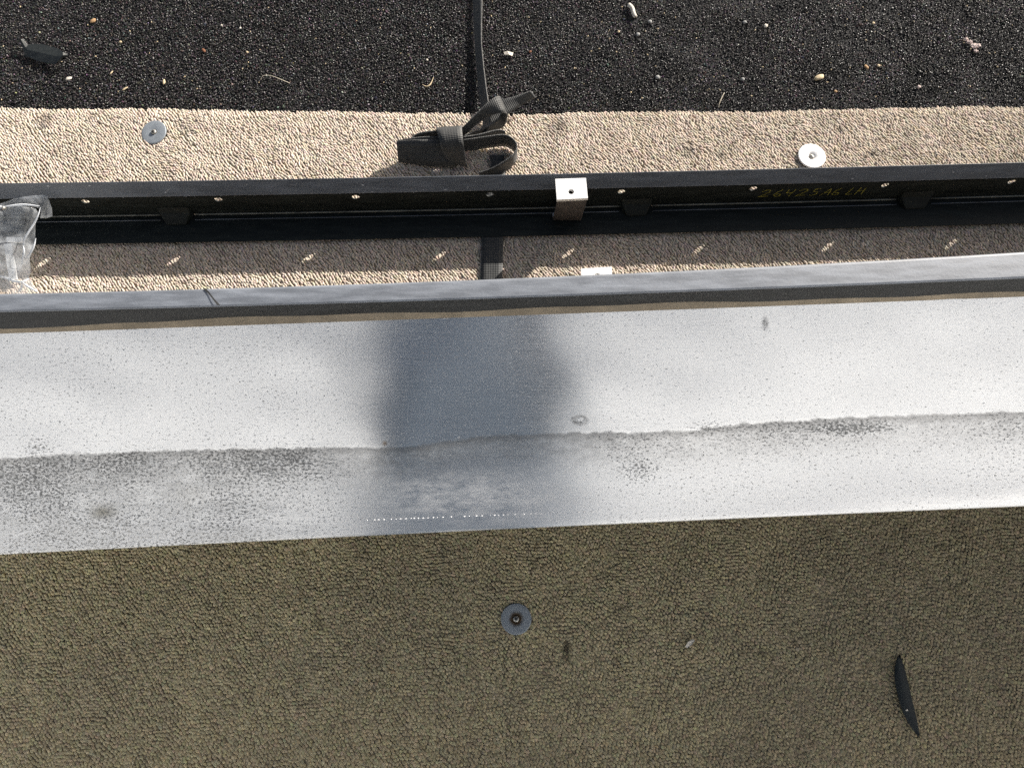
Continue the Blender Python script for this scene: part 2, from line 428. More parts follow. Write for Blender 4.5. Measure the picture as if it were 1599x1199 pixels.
# hand-written paint-pen number on the web: 26425A6 LH
def strokes_mesh():
    S = {'2': [[(0,.75),(.25,1),(.6,.95),(.6,.7),(.25,.3),(-.1,0),(.65,.12)]],
         '6': [[(.55,1),(.2,.6),(.05,.2),(.25,0),(.55,.1),(.55,.35),(.2,.35)]],
         '4': [[(.1,.95),(.0,.5),(.5,.5)], [(.6,1),(.3,0)]],
         '5': [[(.6,1),(.2,.95),(.12,.6),(.45,.6),(.5,.25),(.2,.02),(0,.1)]],
         'A': [[(-.05,0),(.25,.5),(.5,1),(.55,.5),(.55,0)], [(.15,.4),(.55,.45)]],
         'L': [[(.3,1),(.05,.1),(.15,0),(.5,.1)]],
         'H': [[(.15,1),(0,0)], [(.55,1),(.5,0)], [(.05,.5),(.5,.55)]]}
    txt = [('2',1187),('6',1207),('4',1226),('2',1245),('5',1265),('A',1283),('6',1298),('L',1321),('H',1336)]
    V = []; F = []
    for ch, px in txt:
        u0 = u_at_x(P(px, 302-0.0155*px, 0.03).x)
        for st_ in S[ch]:
            pts = [(u0 + x*20, 0.0215 + y*0.0155) for x, y in st_]
            dense = []
            for (a, b), (c, d) in zip(pts[:-1], pts[1:]):
                for k in range(4): dense.append((a+(c-a)*k/4, b+(d-b)*k/4))
            dense.append(pts[-1])
            for i, ((a, b), (c, d)) in enumerate(zip(dense[:-1], dense[1:])):
                p, q = R(a, -0.0005, b), R(c, -0.0005, d)
                t = (q-p).normalized(); side = t.cross(Vector((0, -1, 0))).normalized()*0.00042
                k = len(V); V += [p-side, p+side, q+side, q-side]; F.append((k, k+1, k+2, k+3))
    mesh_obj('lettering', V, F, MAT_INK, rail)
strokes_mesh()
# pale chips knocked out of the coating along the top flange
def chips():
    r = random.Random(8); V = []; F = []; pts = [(30,.3,.5),(85,.2,.9),(96,.35,.5),(108,.2,1.0),(132,.25,.8),(143,.2,.6),(170,.22,1.0),(186,.5,.5),(281,.72,.8),(385,.9,.4),(552,.8,.6),(577,.45,1.0),(590,.9,.7),(640,.95,.9),(667,.85,.6),(700,.85,1.2),(1130,.7,.5),(1310,.75,.8),(1460,.5,.9),(1510,.8,.8)]
    for i in range(60): pts.append((r.uniform(0, 1599), 0.98, r.uniform(.2, .55)))
    for u, k, sz in pts:
        v0, z0 = 0.0128, 0.0605; v1, z1 = 0.0004, ZT+0.0002; k = min(k, 0.985); v = v0+(v1-v0)*k; z = z0+(z1-z0)*k
        c = R(u, v-0.0002, z+0.0002); d = (R(u+3, v-0.0002, z+0.0002)-c).normalized(); e = Vector((0, 0.707, 0.707)); a_, b_ = 0.0018*sz*r.uniform(.7, 1.3), 0.0010*sz*r.uniform(.7, 1.3)
        if k > .9: b_ = min(b_, .0004)
        i = len(V); m_ = 6; V += [c+d*a_*math.cos(q)*r.uniform(.6, 1.1)+e*b_*math.sin(q)*r.uniform(.6, 1.1) for q in np.linspace(0, 6.283, m_+1)[:-1]]; F.append(tuple(range(i, i+m_)))
    o = mesh_obj('coating_chips', V, F, simple('bare_chip', (0.42, 0.43, 0.44), 0.7, var=0.3, scale=200), rail); o['kind'] = 'stuff'
chips()

# ================================================================== ALUMINIUM-FACED BOARD
cb_back = curve([(0,460),(400,447.5),(800,435),(1200,418),(1599,393)])
cb_front = curve([(0,487.5),(400,478),(800,465),(1200,451),(1599,435)])
cb_dark = curve([(0,509),(400,498),(800,481),(1200,469),(1599,457)])
cb_tan = curve([(0,520),(400,507),(800,492.5),(1200,476.5),(1599,463)])
cb_bot = curve([(0,862),(540,835),(800,822),(1070,809),(1599,787)])
crx = [-500,0,100,270,420,540,600,650,700,760,820,900,1000,1070,1150,1300,1450,1599,2200]
cry = [745,718,711,705,702,699,701,698,689,682,679,677,677,674,664,654,649,645,618]
def crease(u):
    k = np.linspace(-28, 28, 9); return float(np.mean(np.interp(u+k, crx, cry)))
ZB, ZF, ZD, ZA, ZC, ZE = 0.300, 0.299, 0.2845, 0.282, 0.2335, 0.190
BU0, BU1 = -330, 2500
board = empty('aluminium_faced_board', P(800, 690, 0), 'wide board faced with speckled brushed aluminium and grey trim along its far edge', 'board')
us = np.linspace(BU0, BU1, 120)
rows = [[P(u, cb_back(u), ZB-0.010), P(u, cb_back(u), ZB-0.0012), P(u, cb_back(u)+1.2, ZB), P(u, cb_back(u)+3.5, ZB), P(u, cb_front(u)-4, ZF), P(u, cb_front(u)-1.2, ZF-0.0001), P(u, cb_front(u), ZF-0.0015)] for u in us]
V, F = strip(rows); trim = mesh_obj('trim_cap', V, F, MAT_TRIM, board, smooth=True)
wob = lambda u: 1.2*math.sin(u*0.011)+1.0*math.sin(u*0.027+1)+(3.0 if u < 120 else 3.0*max(0, 1-(u-120)/70))*(1 if u < 190 else 0)
rows = [[P(u, cb_front(u), ZF-0.0015), P(u, cb_dark(u)+wob(u), ZD)] for u in us]
V, F = strip(rows); mesh_obj('trim_step', V, F, MAT_TRIM_DARK, board)
rows = [[P(u, cb_dark(u)+wob(u), ZD), P(u, cb_tan(u)+0.8, ZA)] for u in us]
V, F = strip(rows); mesh_obj('dirty_band', V, F, MAT_TAPE, board)
def gouge():
    V = []; pts = [(322,450.5,316.5),(328,458,325),(335,467,332),(344,476.5,339)]
    for xr, y, xl in pts: V += [P(xl, y, ZB+0.0006), P(xr, y, ZB+0.0006)]
    mesh_obj('scratch', V, [(0,1,3,2),(2,3,5,4),(4,5,7,6)], MAT_TRIM_DARK, trim)
gouge()
NU, NA, NB = 360, 34, 34
dn = field(41, 160); dn2 = field(42, 60)
def face_pt(u, s):
    """s 0..1 trim to crease, 1..2 crease to bottom edge"""
    yt, yc, yb = cb_tan(u), crease(u), cb_bot(u)
    dent = math.exp(-((u-700)/130.0)**2)
    zc = ZC - 0.0012*dent + 0.0008*math.exp(-((u-1150)/150.0)**2)
    if s <= 1:
        k = s; y = yt + (yc-yt)*k; z = ZA - (ZA-zc)*(k*0.97 + 0.03*k*k) 
    else:
        k = s-1; y = yc + (yb-yc)*k; z = zc - (zc-ZE)*(k + 0.22*k*(1-k))
        z -= 0.0007*math.sin(math.pi*min(1, k*3))*dent
    z += float(dn(np.array(u*1.0), np.array(y*1.6)))*0.00010
    return P(u, y, z), (u/1000.0, y/1000.0)
ss = sorted(list(np.linspace(0, 1, NA)) + list(1+np.linspace(0, 1, NB)[1:]))
V = []; UV = []; BD = []
fus = np.linspace(BU0, BU1, NU)
for u in fus:
    for s in ss:
        p, t = face_pt(u, s); V.append(p); UV.append(t); BD.append((t[0], t[1]-crease(u)/1000))
    p0 = V[-1]; t0 = UV[-1]
    for dy, dz in ((-0.0011, -0.0008), (-0.0016, -0.0022), (-0.0012, -0.0040), (0.0006, -0.0052), (0.012, -0.0035)):
        V.append(p0 + Vector((0, dy, dz))); UV.append((t0[0], t0[1]+0.004)); BD.append((t0[0], 0.15))
m_ = len(ss)+5; F = []
for i in range(NU-1):
    for j in range(m_-1):
        a = i*m_+j; F.append((a, a+1, a+m_+1, a+m_))
def aluminium():
    m = M('brushed_pitted_aluminium')
    tc = m.node('ShaderNodeTexCoord'); uv = tc.outputs['UV']
    sp = m.node('ShaderNodeSeparateXYZ'); m.link(uv, sp.inputs[0]); U, Vv = sp.outputs[0], sp.outputs[1]
    def mp(sx, sy, loc=(0, 0, 0)):
        n = m.node('ShaderNodeMapping'); n.inputs['Scale'].default_value = (sx, sy, 1); n.inputs['Location'].default_value = loc; m.link(uv, n.inputs[0]); return n.outputs[0]
    def spot(x, y, rx, ry, soft=1.0):
        dx = m.math('DIVIDE', m.math('SUBTRACT', U, x/1000), rx/1000); dy = m.math('DIVIDE', m.math('SUBTRACT', Vv, y/1000), ry/1000)
        d = m.math('SQRT', m.math('ADD', m.math('MULTIPLY', dx, dx), m.math('MULTIPLY', dy, dy)))
        r = m.node('ShaderNodeMapRange'); r.interpolation_type = 'SMOOTHSTEP'; m.link(d, r.inputs[0])
        r.inputs[1].default_value = 1.0; r.inputs[2].default_value = max(0, 1-soft); r.inputs[3].default_value = 0; r.inputs[4].default_value = 1
        return r.outputs[0]
    def addc(*a):
        o = a[0]
        for b in a[1:]: o = m.math('MAXIMUM', o, b)
        return o
    # how corroded each place is (wear map): lower half at the left, along the bend, some patches
    lean = m.math('ADD', Vv, m.math('MULTIPLY', U, 0.047))        # bend line runs at about 0.72 in this measure
    low = m.node('ShaderNodeMapRange'); low.interpolation_type = 'SMOOTHSTEP'; m.link(lean, low.inputs[0]); low.inputs[1].default_value = 0.705; low.inputs[2].default_value = 0.735
    leftn = m.node('ShaderNodeMapRange'); leftn.interpolation_type = 'SMOOTHSTEP'; m.link(U, leftn.inputs[0]); leftn.inputs[1].default_value = 0.62; leftn.inputs[2].default_value = 0.30
    bend = m.math('MULTIPLY', spot(300, 0, 1e6, 1e6), 0.0)
    ub = m.node('ShaderNodeUVMap'); ub.uv_map = 'bend'; sb_ = m.node('ShaderNodeSeparateXYZ'); m.link(ub.outputs[0], sb_.inputs[0])
    wv = m.math('MULTIPLY', m.math('SUBTRACT', m.noise(mp(45, 60, (9, 0, 0)), 1.0, 4, 0.6), 0.5), 0.014)
    db = m.math('ADD', sb_.outputs[1], wv)
    def sstep(x, a_, b_):
        r = m.node('ShaderNodeMapRange'); r.interpolation_type = 'SMOOTHSTEP'; m.link(x, r.inputs[0]); r.inputs[1].default_value = a_; r.inputs[2].default_value = b_; return r.outputs[0]
    below = sstep(db, -0.004, 0.002)
    bend_band = m.math('MULTIPLY', below, sstep(db, 0.080, 0.0))  # band fading down from the bend, for painted shade and pits
    line = m.math('MULTIPLY', sstep(db, -0.004, 0.001), sstep(db, 0.014, 0.001))
    class _o: pass
    bd = _o(); bd.outputs = [bend_band]
    outside = m.math('SUBTRACT', 1.0, m.math('MULTIPLY', spot(740, 690, 260, 300, 0.5), 0.9))
    big = m.noise(mp(6, 10), 1.0, 4, 0.6)
    wear = m.math('ADD', m.math('ADD', m.math('ADD', 0.20, m.math('MULTIPLY', leftn.outputs[0], 0.12)), m.math('MULTIPLY', m.math('MULTIPLY', low.outputs[0], leftn.outputs[0]), 0.27)), m.math('MULTIPLY', bd.outputs[0], 0.30))
    wear = m.math('ADD', wear, m.math('MULTIPLY', below, 0.14))
    wear = m.math('MULTIPLY', wear, outside)
    wear = m.math('MULTIPLY', wear, m.ramp(big, [(0.30, 0.6), (0.65, 1.2)]))
    patches = addc(spot(905, 657, 17, 10, 0.5), spot(1195, 508, 11, 20, 0.8), spot(1000, 735, 45, 30, 1), spot(60, 700, 40, 25, 1), spot(1100, 665, 60, 18, 1), spot(1330, 668, 130, 16, 0.9), spot(900, 655, 10, 6))
    wear = m.math('ADD', wear, m.math('MULTIPLY', patches, 0.5))
    # pits: horizontally drawn specks, threshold falls with wear
    n1 = m.noise(mp(210, 320), 1.0, 3, 0.65); n2 = m.noise(mp(100, 175, (4, 2, 0)), 1.0, 4, 0.7)
    thr = m.math('SUBTRACT', 0.655, m.math('MULTIPLY', wear, 0.20))
    pit1 = m.math('MULTIPLY', m.math('SUBTRACT', n1, thr), 11, True)
    thr2 = m.math('SUBTRACT', 0.715, m.math('MULTIPLY', wear, 0.16))
    pit2 = m.math('MULTIPLY', m.math('SUBTRACT', n2, thr2), 8, True)
    pit = m.math('MULTIPLY', m.math('ADD', pit1, pit2, True), 0.82)
    # smears, dirt and darker tone painted below the bend, pale oxide bloom
    streak = m.noise(mp(8, 420), 1.0, 3, 0.6)
    cloud = m.noise(mp(14, 40, (1, 5, 0)), 1.0, 5, 0.65)
    bloomz = m.math('MULTIPLY', spot(730, 775, 230, 55, 0.9), m.ramp(m.noise(mp(26, 75, (1, 5, 0)), 1.0, 6, 0.72), [(0.38, 0.0), (0.62, 1.0)]))
    bloom2 = m.math('MULTIPLY', m.math('MULTIPLY', low.outputs[0], leftn.outputs[0]), m.ramp(cloud, [(0.35, 0.1), (0.7, 0.75)]))
    bloom = m.math('MAXIMUM', bloomz, bloom2)
    base = m.mix(m.ramp(streak, [(0.3, 0.0), (0.7, 1.0)]), (0.80, 0.805, 0.81), (0.88, 0.88, 0.875))
    base = m.mix(m.math('MULTIPLY', bloom, 0.35), base, (0.80, 0.78, 0.72)); base = m.mix(m.math('MULTIPLY', bloomz, 0.5), base, (0.86, 0.86, 0.85))
    mott = m.noise(mp(60, 110, (2, 8, 0)), 1.0, 5, 0.7)
    bend_shade_dirt = m.math('MULTIPLY', bend_band, m.ramp(mott, [(0.32, 0.25), (0.66, 1.0)]))  # darker reflection under the bend painted into the colour, mottled with dirt
    base = m.mix(m.math('MULTIPLY', bend_shade_dirt, m.ramp(big, [(0.3, 0.55), (0.65, 0.95)])), base, (0.34, 0.335, 0.33))
    base = m.mix(m.math('MULTIPLY', line, 0.5), base, (0.25, 0.245, 0.24))
    lowm = m.math('MULTIPLY', below, m.ramp(mott, [(0.42, 0.0), (0.75, 0.35)]))
    base = m.mix(m.math('MULTIPLY', lowm, leftn.outputs[0]), base, (0.42, 0.41, 0.37))
    base = m.mix(m.math('MULTIPLY', m.ramp(mott, [(0.45, 0.0), (0.8, 0.30)]), 0.8), base, (0.62, 0.63, 0.65))
    stain = addc(m.math('MULTIPLY', spot(160, 800, 34, 20, 1), 0.75), m.math('MULTIPLY', spot(300, 775, 60, 30, 1), 0.15))
    base = m.mix(m.math('MULTIPLY', stain, m.ramp(cloud, [(0.25, 0.5), (0.6, 1.0)])), base, (0.27, 0.25, 0.19))
    scuff = m.math('MULTIPLY', addc(spot(1195, 505, 8, 17, 0.9), m.math('MULTIPLY', spot(905, 656, 17, 10, 0.4), m.math('SUBTRACT', 1.0, spot(906, 655, 10, 5, 0.7)))), m.ramp(n2, [(0.35, 0.15), (0.6, 0.85)]))
    base = m.mix(scuff, base, (0.25, 0.25, 0.25))
    base = m.mix(pit, base, m.ramp(cloud, [(0.35, (0.05, 0.05, 0.05)), (0.65, (0.20, 0.20, 0.19))]))
    rust = m.math('MULTIPLY', spot(601, 692, 6, 6, 1), 0.7); base = m.mix(rust, base, (0.35, 0.20, 0.08))
    def scratch(rot, sx, sy, lo):
        n = m.node('ShaderNodeMapping'); n.vector_type = 'TEXTURE'; n.inputs['Rotation'].default_value = (0, 0, rad(rot)); m.link(uv, n.inputs[0])
        n2_ = m.node('ShaderNodeMapping'); n2_.inputs['Scale'].default_value = (sx, sy, 1); m.link(n.outputs[0], n2_.inputs[0])
        return m.ramp(m.noise(n2_.outputs[0], 1.0, 2, 0.5), [(lo, 0.0), (lo+0.03, 1.0)])
    scr = m.math('MAXIMUM', scratch(38, 14, 420, 0.70), m.math('MAXIMUM', scratch(-62, 18, 500, 0.71), scratch(4, 10, 520, 0.69)))
    base = m.mix(m.math('MULTIPLY', scr, 0.35), base, (0.93, 0.93, 0.93))
    m.link(base, m.b.inputs['Base Color'])
    met = m.math('SUBTRACT', 0.97, m.math('ADD', m.math('MULTIPLY', pit, 0.8), m.math('MAXIMUM', m.math('MULTIPLY', bloom, 0.35), m.math('MULTIPLY', bloomz, 0.7)), True), True)
    m.link(met, m.b.inputs['Metallic'])
    rg = m.math('ADD', m.ramp(streak, [(0.2, 0.23), (0.8, 0.32)]), m.math('ADD', m.math('MULTIPLY', bloom, 0.22), m.math('MULTIPLY', below, 0.12)))
    m.link(rg, m.b.inputs['Roughness'])
    m.b.inputs['Anisotropic'].default_value = 0.85
    tg = m.node('ShaderNodeTangent'); tg.direction_type = 'UV_MAP'; tg.uv_map = 'UVMap'; m.link(tg.outputs[0], m.b.inputs['Tangent'])
    m.b.inputs['Anisotropic Rotation'].default_value = 0.25
    hgt = m.math('SUBTRACT', m.math('MULTIPLY', m.noise(mp(20, 700), 1.0, 2), 0.25), pit)
    m.bump(hgt, 0.25, 0.0003)
    return m.m
MAT_FACE = aluminium()
face = mesh_obj('aluminium_face', V, F, MAT_FACE, board, smooth=True, uv=UV)
l2 = face.data.uv_layers.new(name='bend')
for lp in face.data.loops: l2.data[lp.index].uv = BD[lp.vertex_index]
# dashed row of small bright dents near the lower edge
V = []; F = []; r_ = random.Random(5); u = 500
while u < 925:
    L = r_.choice([2.0, 2.5, 4.0, 5.0, 3.0]); y = cb_bot(u) - (21.5 - 0.009*(u-500))
    if not (706 < u < 724) and (u > 600 or r_.random() < 0.55):
        k = (y - crease(u))/(cb_bot(u)-crease(u)); c, _ = face_pt(u, 1+k); hw = L*0.00028; hh = 0.0006*r_.uniform(0.7, 1.3)
        tx = (face_pt(u+6, 1+k)[0]-c).normalized(); ty = (face_pt(u, 1+k-0.03)[0]-c).normalized(); nn = tx.cross(ty).normalized()
        i = len(V); V += [c-tx*hw, c-ty*hh, c+tx*hw, c+ty*hh, c+nn*0.0006]
        F += [(i, i+1, i+4), (i+1, i+2, i+4), (i+2, i+3, i+4), (i+3, i, i+4)]
    u += L + r_.choice([2.5, 3.5, 4.5, 6.5, 9.0])
o = mesh_obj('dent_row', V, F, simple('bright_dent_metal', (0.80, 0.80, 0.80), 0.45, metal=0.2, bump=0), board); o['kind'] = 'stuff'
# the black body below the face, standing on the carpet
rows = []
for u in us:
    A = P(u, cb_back(u), ZB-0.010); c, _ = face_pt(u, 1.0); e, _ = face_pt(u, 1.82); t_, _ = face_pt(u, 0.02); cf = P(u, cb_front(u), ZF-0.004)
    rows.append([A, Vector((A.x, A.y, 0.0035)), Vector((c.x, c.y+0.01, 0.0035)), c+Vector((0, 0.008, -0.02)), e+Vector((0, 0, -0.009)), c+Vector((0, 0, -0.006)), t_+Vector((0, 0, -0.008)), cf+Vector((0, 0.002, -0.004))])
V, F = strip(rows, True); mesh_obj('body', V, F, MAT_TRIM_DARK, board)

# ================================================================== BRACKETS
def plate_hole(corners, hc, r, th, n=24):
    """four corners TL TR BR BL, a round hole, thickness downward along the plate normal"""
    TL, TR, BR, BL = corners; ex = (TR-TL).normalized(); nrm = (TR-TL).cross(BL-TL).normalized()
    if nrm.z < 0: nrm = -nrm
    ey = nrm.cross(ex); bm = bmesh.new()
    def rimpt(i): a = 2*math.pi*i/n; return hc + ex*math.cos(a)*r + ey*math.sin(a)*r
    ring = [TL, TR, BR, BL]
    def outer(i):
        a = 2*math.pi*i/n; d = ex*math.cos(a)+ey*math.sin(a); best = None
        for k in range(4):
            p, q = ring[k], ring[(k+1) % 4]; e = q-p
            A = np.array([[d.dot(ex), -e.dot(ex)], [d.dot(ey), -e.dot(ey)]]); b = np.array([(p-hc).dot(ex), (p-hc).dot(ey)])
            if abs(np.linalg.det(A)) < 1e-12: continue
            t, s = np.linalg.solve(A, b)
            if t > 0 and -1e-6 <= s <= 1+1e-6 and (best is None or t < best[0]): best = (t, p+e*s)
        return best[1]
    cs = []
    outs = [outer(i) for i in range(n)]
    for c in ring:                      # snap the nearest ray to every true corner
        i = min(range(n), key=lambda k: (outs[k]-c).length); outs[i] = c.copy()
    up = [bm.verts.new(p) for p in outs]; ri = [bm.verts.new(rimpt(i)) for i in range(n)]
    dn_ = [bm.verts.new(p-nrm*th) for p in outs]; rd = [bm.verts.new(rimpt(i)-nrm*th) for i in range(n)]
    for i in range(n):
        j = (i+1) % n
        bm.faces.new((up[i], up[j], ri[j], ri[i])); bm.faces.new((dn_[j], dn_[i], rd[i], rd[j]))
        bm.faces.new((up[j], up[i], dn_[i], dn_[j])); bm.faces.new((ri[i], ri[j], rd[j], rd[i]))
    bmesh.ops.recalc_face_normals(bm, faces=bm.faces)
    return bm
def slab(a, b, c, d, off):
    V = [a, b, c, d, a+off, b+off, c+off, d+off]
    return V, [(0,1,2,3),(7,6,5,4),(0,4,5,1),(1,5,6,2),(2,6,7,3),(3,7,4,0)]
def bracket(label, tab, z, hole, foot, zf, r=0.0031, foot_len=0.02):
    root = empty('mounting_bracket', P(*foot[0], 0), label, 'bracket', None)
    T = [P(a, b, z) for a, b in tab]
    bm_obj('tab', plate_hole(T, P(*hole, z), r, 0.0045), MAT_ALU, root)
    fl, fr = P(*foot[0], zf), P(*foot[1], zf)
    d = Vector((0, -0.0001, -0.0046))
    inset = (T[2]-T[3])*0.02
    V, F = slab(T[3]+d+inset, T[2]+d-inset, fr, fl, Vector((0, 0.0035, 0)))
    o = mesh_obj('stem', V, F, MAT_ALU_SHADED, root); bevel(o, 0.0005, 2)
    V, F = slab(fl+Vector((0, 0.0036, 0)), fr+Vector((0, 0.0036, 0)), fr+Vector((0, foot_len, 0)), fl+Vector((0, foot_len, 0)), Vector((0, 0, 0.003)))
    mesh_obj('foot', V, F, MAT_ALU, root)
    return root
bracket('pale aluminium bracket with a round hole standing over the black rail edge', [(867,279.5),(915,278),(918,309.5),(869.5,312)], 0.074, (892,299.5), [(863,344),(907.5,345)], RZ+0.0015, foot_len=0.008)
bracket('pale aluminium bracket half hidden behind the grey trim of the board', [(907,419.5),(955,416.5),(958,451),(909,454)], 0.020, (933,430.5), [(910,462),(957,459)], 0.004, foot_len=0.02)

# ================================================================== WASHERS WITH SCREWS
def lathe(prof, n=48, c=Vector((0, 0, 0))):
    V = []; F = []
    for r, z in prof:
        for i in range(n): a = 2*math.pi*i/n; V.append(c + Vector((r*math.cos(a), r*math.sin(a), z)))
    for j in range(len(prof)-1):
        for i in range(n):
            k = (i+1) % n; F.append((j*n+i, j*n+k, (j+1)*n+k, (j+1)*n+i))
    return V, F
def washer(label, px, py, r, mat, dish, slot_rot, tilt=(0, 0), rusty=False, z=0.0026):
    c = P(px, py, z); root = empty('washer', c, label, 'washer')
    prof = [(r*0.985, -0.0016), (r, -0.0006), (r*0.985, 0.0), (r*0.93, 0.0002), (r*0.50, 0.0-dish*0.1), (r*0.30, -dish*0.5), (r*0.22, -dish), (r*0.2, -dish-0.001)]
    V, F = lathe(prof); w_ = mesh_obj('plate', [c+p for p in V], F, mat, root, smooth=True)
    hr = r*0.20 if dish < 0.001 else r*0.185
    zz = 0.0014 if dish < 0.001 else -dish+0.0012
    prof = [(hr, -dish-0.001), (hr, zz-0.0005), (hr*0.9, zz), (hr*0.45, zz+0.00035), (0.00001, zz+0.0004)]
    V, F = lathe(prof, 24); s_ = mesh_obj('screw', [c+p for p in V], F, MAT_SCREW, root, smooth=True)
    for a in (slot_rot, slot_rot+90):
        ca, sa = math.cos(rad(a)), math.sin(rad(a)); L, W = hr*0.62, hr*0.15
        q = [(-L,-W),(L,-W),(L,W),(-L,W)]
        V = [c+Vector((x*ca-y*sa, x*sa+y*ca, zz+h)) for h in (0.00015, 0.00062) for x, y in q]
        mesh_obj('cross_slot', V, [(3,2,1,0),(4,5,6,7),(0,1,5,4),(1,2,6,5),(2,3,7,6),(3,0,4,7)], MAT_SLOT, s_ if False else root)
    root.rotation_euler = (rad(tilt[0]), rad(tilt[1]), 0)
    return root
def rusty_zinc():
    m = M('rust_ringed_zinc'); v = m.coords(); ln = m.node('ShaderNodeVectorMath'); ln.operation = 'LENGTH'; m.link(v, ln.inputs[0])
    d = m.math('ADD', ln.outputs['Value'], m.math('MULTIPLY', m.math('SUBTRACT', m.noise(v, 260, 4), 0.5), 0.0035))
    f = m.node('ShaderNodeMapRange'); m.link(d, f.inputs[0]); f.inputs[1].default_value = 0.0085; f.inputs[2].default_value = 0.0050
    n = m.noise(v, 300, 3)
    z = m.ramp(n, [(0.3, (0.27, 0.30, 0.32)), (0.7, (0.36, 0.39, 0.41))])
    m.link(m.mix(f.outputs[0], z, (0.075, 0.045, 0.018)), m.b.inputs['Base Color']); m.set(Roughness=0.55, Metallic=0.2)
    m.bump(m.noise(v, 900, 2), 0.15, 0.0004); return m.m
MAT_RUST_ZINC = rusty_zinc()
washer('grey steel washer and screw in the beige carpet left of the strap', 240, 206.5, 0.0157, MAT_ZINC, 0.0003, 20, (4, -5), z=0.0034)
washer('bright white dished washer and screw beside the black rail', 1268, 243.5, 0.0170, MAT_ZINC_WHITE, 0.0022, 40, (-2, 3), z=0.0034)
w3 = washer('grey washer with rust ring around its screw in the shaded front carpet', 806, 966, 0.0158, MAT_RUST_ZINC, 0.0008, 35, (0, 0), z=0.0030)
for ch in w3.children:                      # rust pattern measured from the washer's own centre
    if ch.name.startswith('plate'):
        L = w3.location.copy(); ch.data.transform(Matrix.Translation(-L)); ch.matrix_parent_inverse = Matrix.Identity(4); ch.location = (0, 0, 0)

# ================================================================== WEBBING STRAP
def webbing():
    m = M('dark_webbing'); tc = m.node('ShaderNodeTexCoord'); sp = m.node('ShaderNodeSeparateXYZ'); m.link(tc.outputs['UV'], sp.inputs[0])
    rib = m.math('SINE', m.math('MULTIPLY', sp.outputs[0], 2*math.pi/0.0022)); col = m.math('SINE', m.math('MULTIPLY', sp.outputs[1], 2*math.pi*9))
    h = m.math('ADD', m.math('MULTIPLY', rib, 0.5), m.math('MULTIPLY', col, 0.3))
    n = m.noise(m.coords(), 220, 3)
    edge = m.math('ABSOLUTE', m.math('SUBTRACT', sp.outputs[1], 0.5))
    b = m.mix(m.ramp(n, [(0.3, 0.0), (0.75, 1.0)]), (0.018, 0.019, 0.019), (0.040, 0.041, 0.040))
    b = m.mix(m.ramp(m.math('MULTIPLY', rib, 0.5), [(0.0, 0.0), (0.5, 0.5)]), b, (0.062, 0.063, 0.061))
    fr = m.math('MULTIPLY', m.math('GREATER_THAN', edge, 0.44), m.ramp(m.noise(m.coords(), 500, 2), [(0.45, 0.0), (0.6, 0.55)]))
    b = m.mix(fr, b, (0.17, 0.165, 0.155))
    m.link(b, m.b.inputs['Base Color']); m.set(Roughness=0.6); m.b.inputs['Sheen Weight'].default_value = 0.15
    m.bump(h, 0.5, 0.0005); return m.m
MAT_WEB = webbing()
strap = empty('webbing_strap', P(728, 240, 0), 'black webbing tie-down strap bundled in loops on the beige carpet', 'strap')
def catmull(pts, sub=8):
    pts = [Vector(p) for p in pts]; q = [pts[0]*2-pts[1]] + pts + [pts[-1]*2-pts[-2]]; out = []
    for i in range(1, len(q)-2):
        for k in range(sub):
            t = k/sub; a, b, c, d = q[i-1], q[i], q[i+1], q[i+2]
            out.append(0.5*((2*b)+(c-a)*t+(2*a-5*b+4*c-d)*t*t+(3*b-a-3*c+d)*t**3))
    out.append(pts[-1]); return out
def ribbon(name, pairs, th=0.0013, sub=8, cross=4):
    A = catmull([a for a, b in pairs], sub); B = catmull([b for a, b in pairs], sub)
    V = []; UV = []; s = 0; F = []
    for i, (a, b) in enumerate(zip(A, B)):
        if i: s += ((a+b)/2 - (A[i-1]+B[i-1])/2).length
        for j in range(cross+1): V.append(a.lerp(b, j/cross)); UV.append((s, j/cross))
    for i in range(len(A)-1):
        for j in range(cross):
            k = i*(cross+1)+j; F.append((k, k+1, k+cross+2, k+cross+1))
    o = mesh_obj(name, V, F, MAT_WEB, strap, smooth=True, uv=UV)
    md = o.modifiers.new('thick', 'SOLIDIFY'); md.thickness = th; md.offset = 0
    return o
def upright(pts, ztop=0.027, zb=0.0035, lean=(0, 0)):
    out = []
    for p in pts:
        zt = p[2] if len(p) > 2 else ztop
        t = P(p[0], p[1], zt); out.append((t, Vector((t.x+lean[0], t.y+lean[1], zb))))
    return out
PP = lambda L: [(P(*a), P(*b)) for a, b in L]
ribbon('wrap_band', PP([((682,207,.006),(721,205,.006)), ((681,200,.030),(721,197,.031)), ((684,212,.038),(722,209,.040)), ((689,231,.032),(724,226,.034)), ((699,248,.014),(728,254,.012)), ((706,254,.0045),(730,262,.0045))]))
ribbon('folded_end', PP([((619,221,.024),(622,253,.005)), ((640,219,.027),(643,256,.005)), ((668,218,.028),(673,260,.005)), ((705,217,.027),(712,262,.005))]))
ribbon('folded_end', PP([((621,219,.023),(624,249,.005)), ((660,214,.027),(662,238,.008)), ((705,213,.027),(712,240,.008))]))
ribbon('small_loop', upright([(640,219,.024),(648,211,.026),(662,206.5,.028),(686,204,.030),(712,203,.030)], zb=0.006))
ribbon('upper_loop', PP([((716,204,.022),(718,217,.008)), ((724,198,.028),(727,210,.014)), ((741,181,.036),(746,193,.022)), ((760,162,.042),(769,180,.031)), ((775,151,.041),(786,177,.034)), ((782,154,.030),(792,180,.022)),
                         ((784,172,.020),(788,196,.006)), ((776,187,.018),(777,203,.004)), ((755,200,.020),(755,211,.004)), ((724,212,.024),(724,222,.004))]))
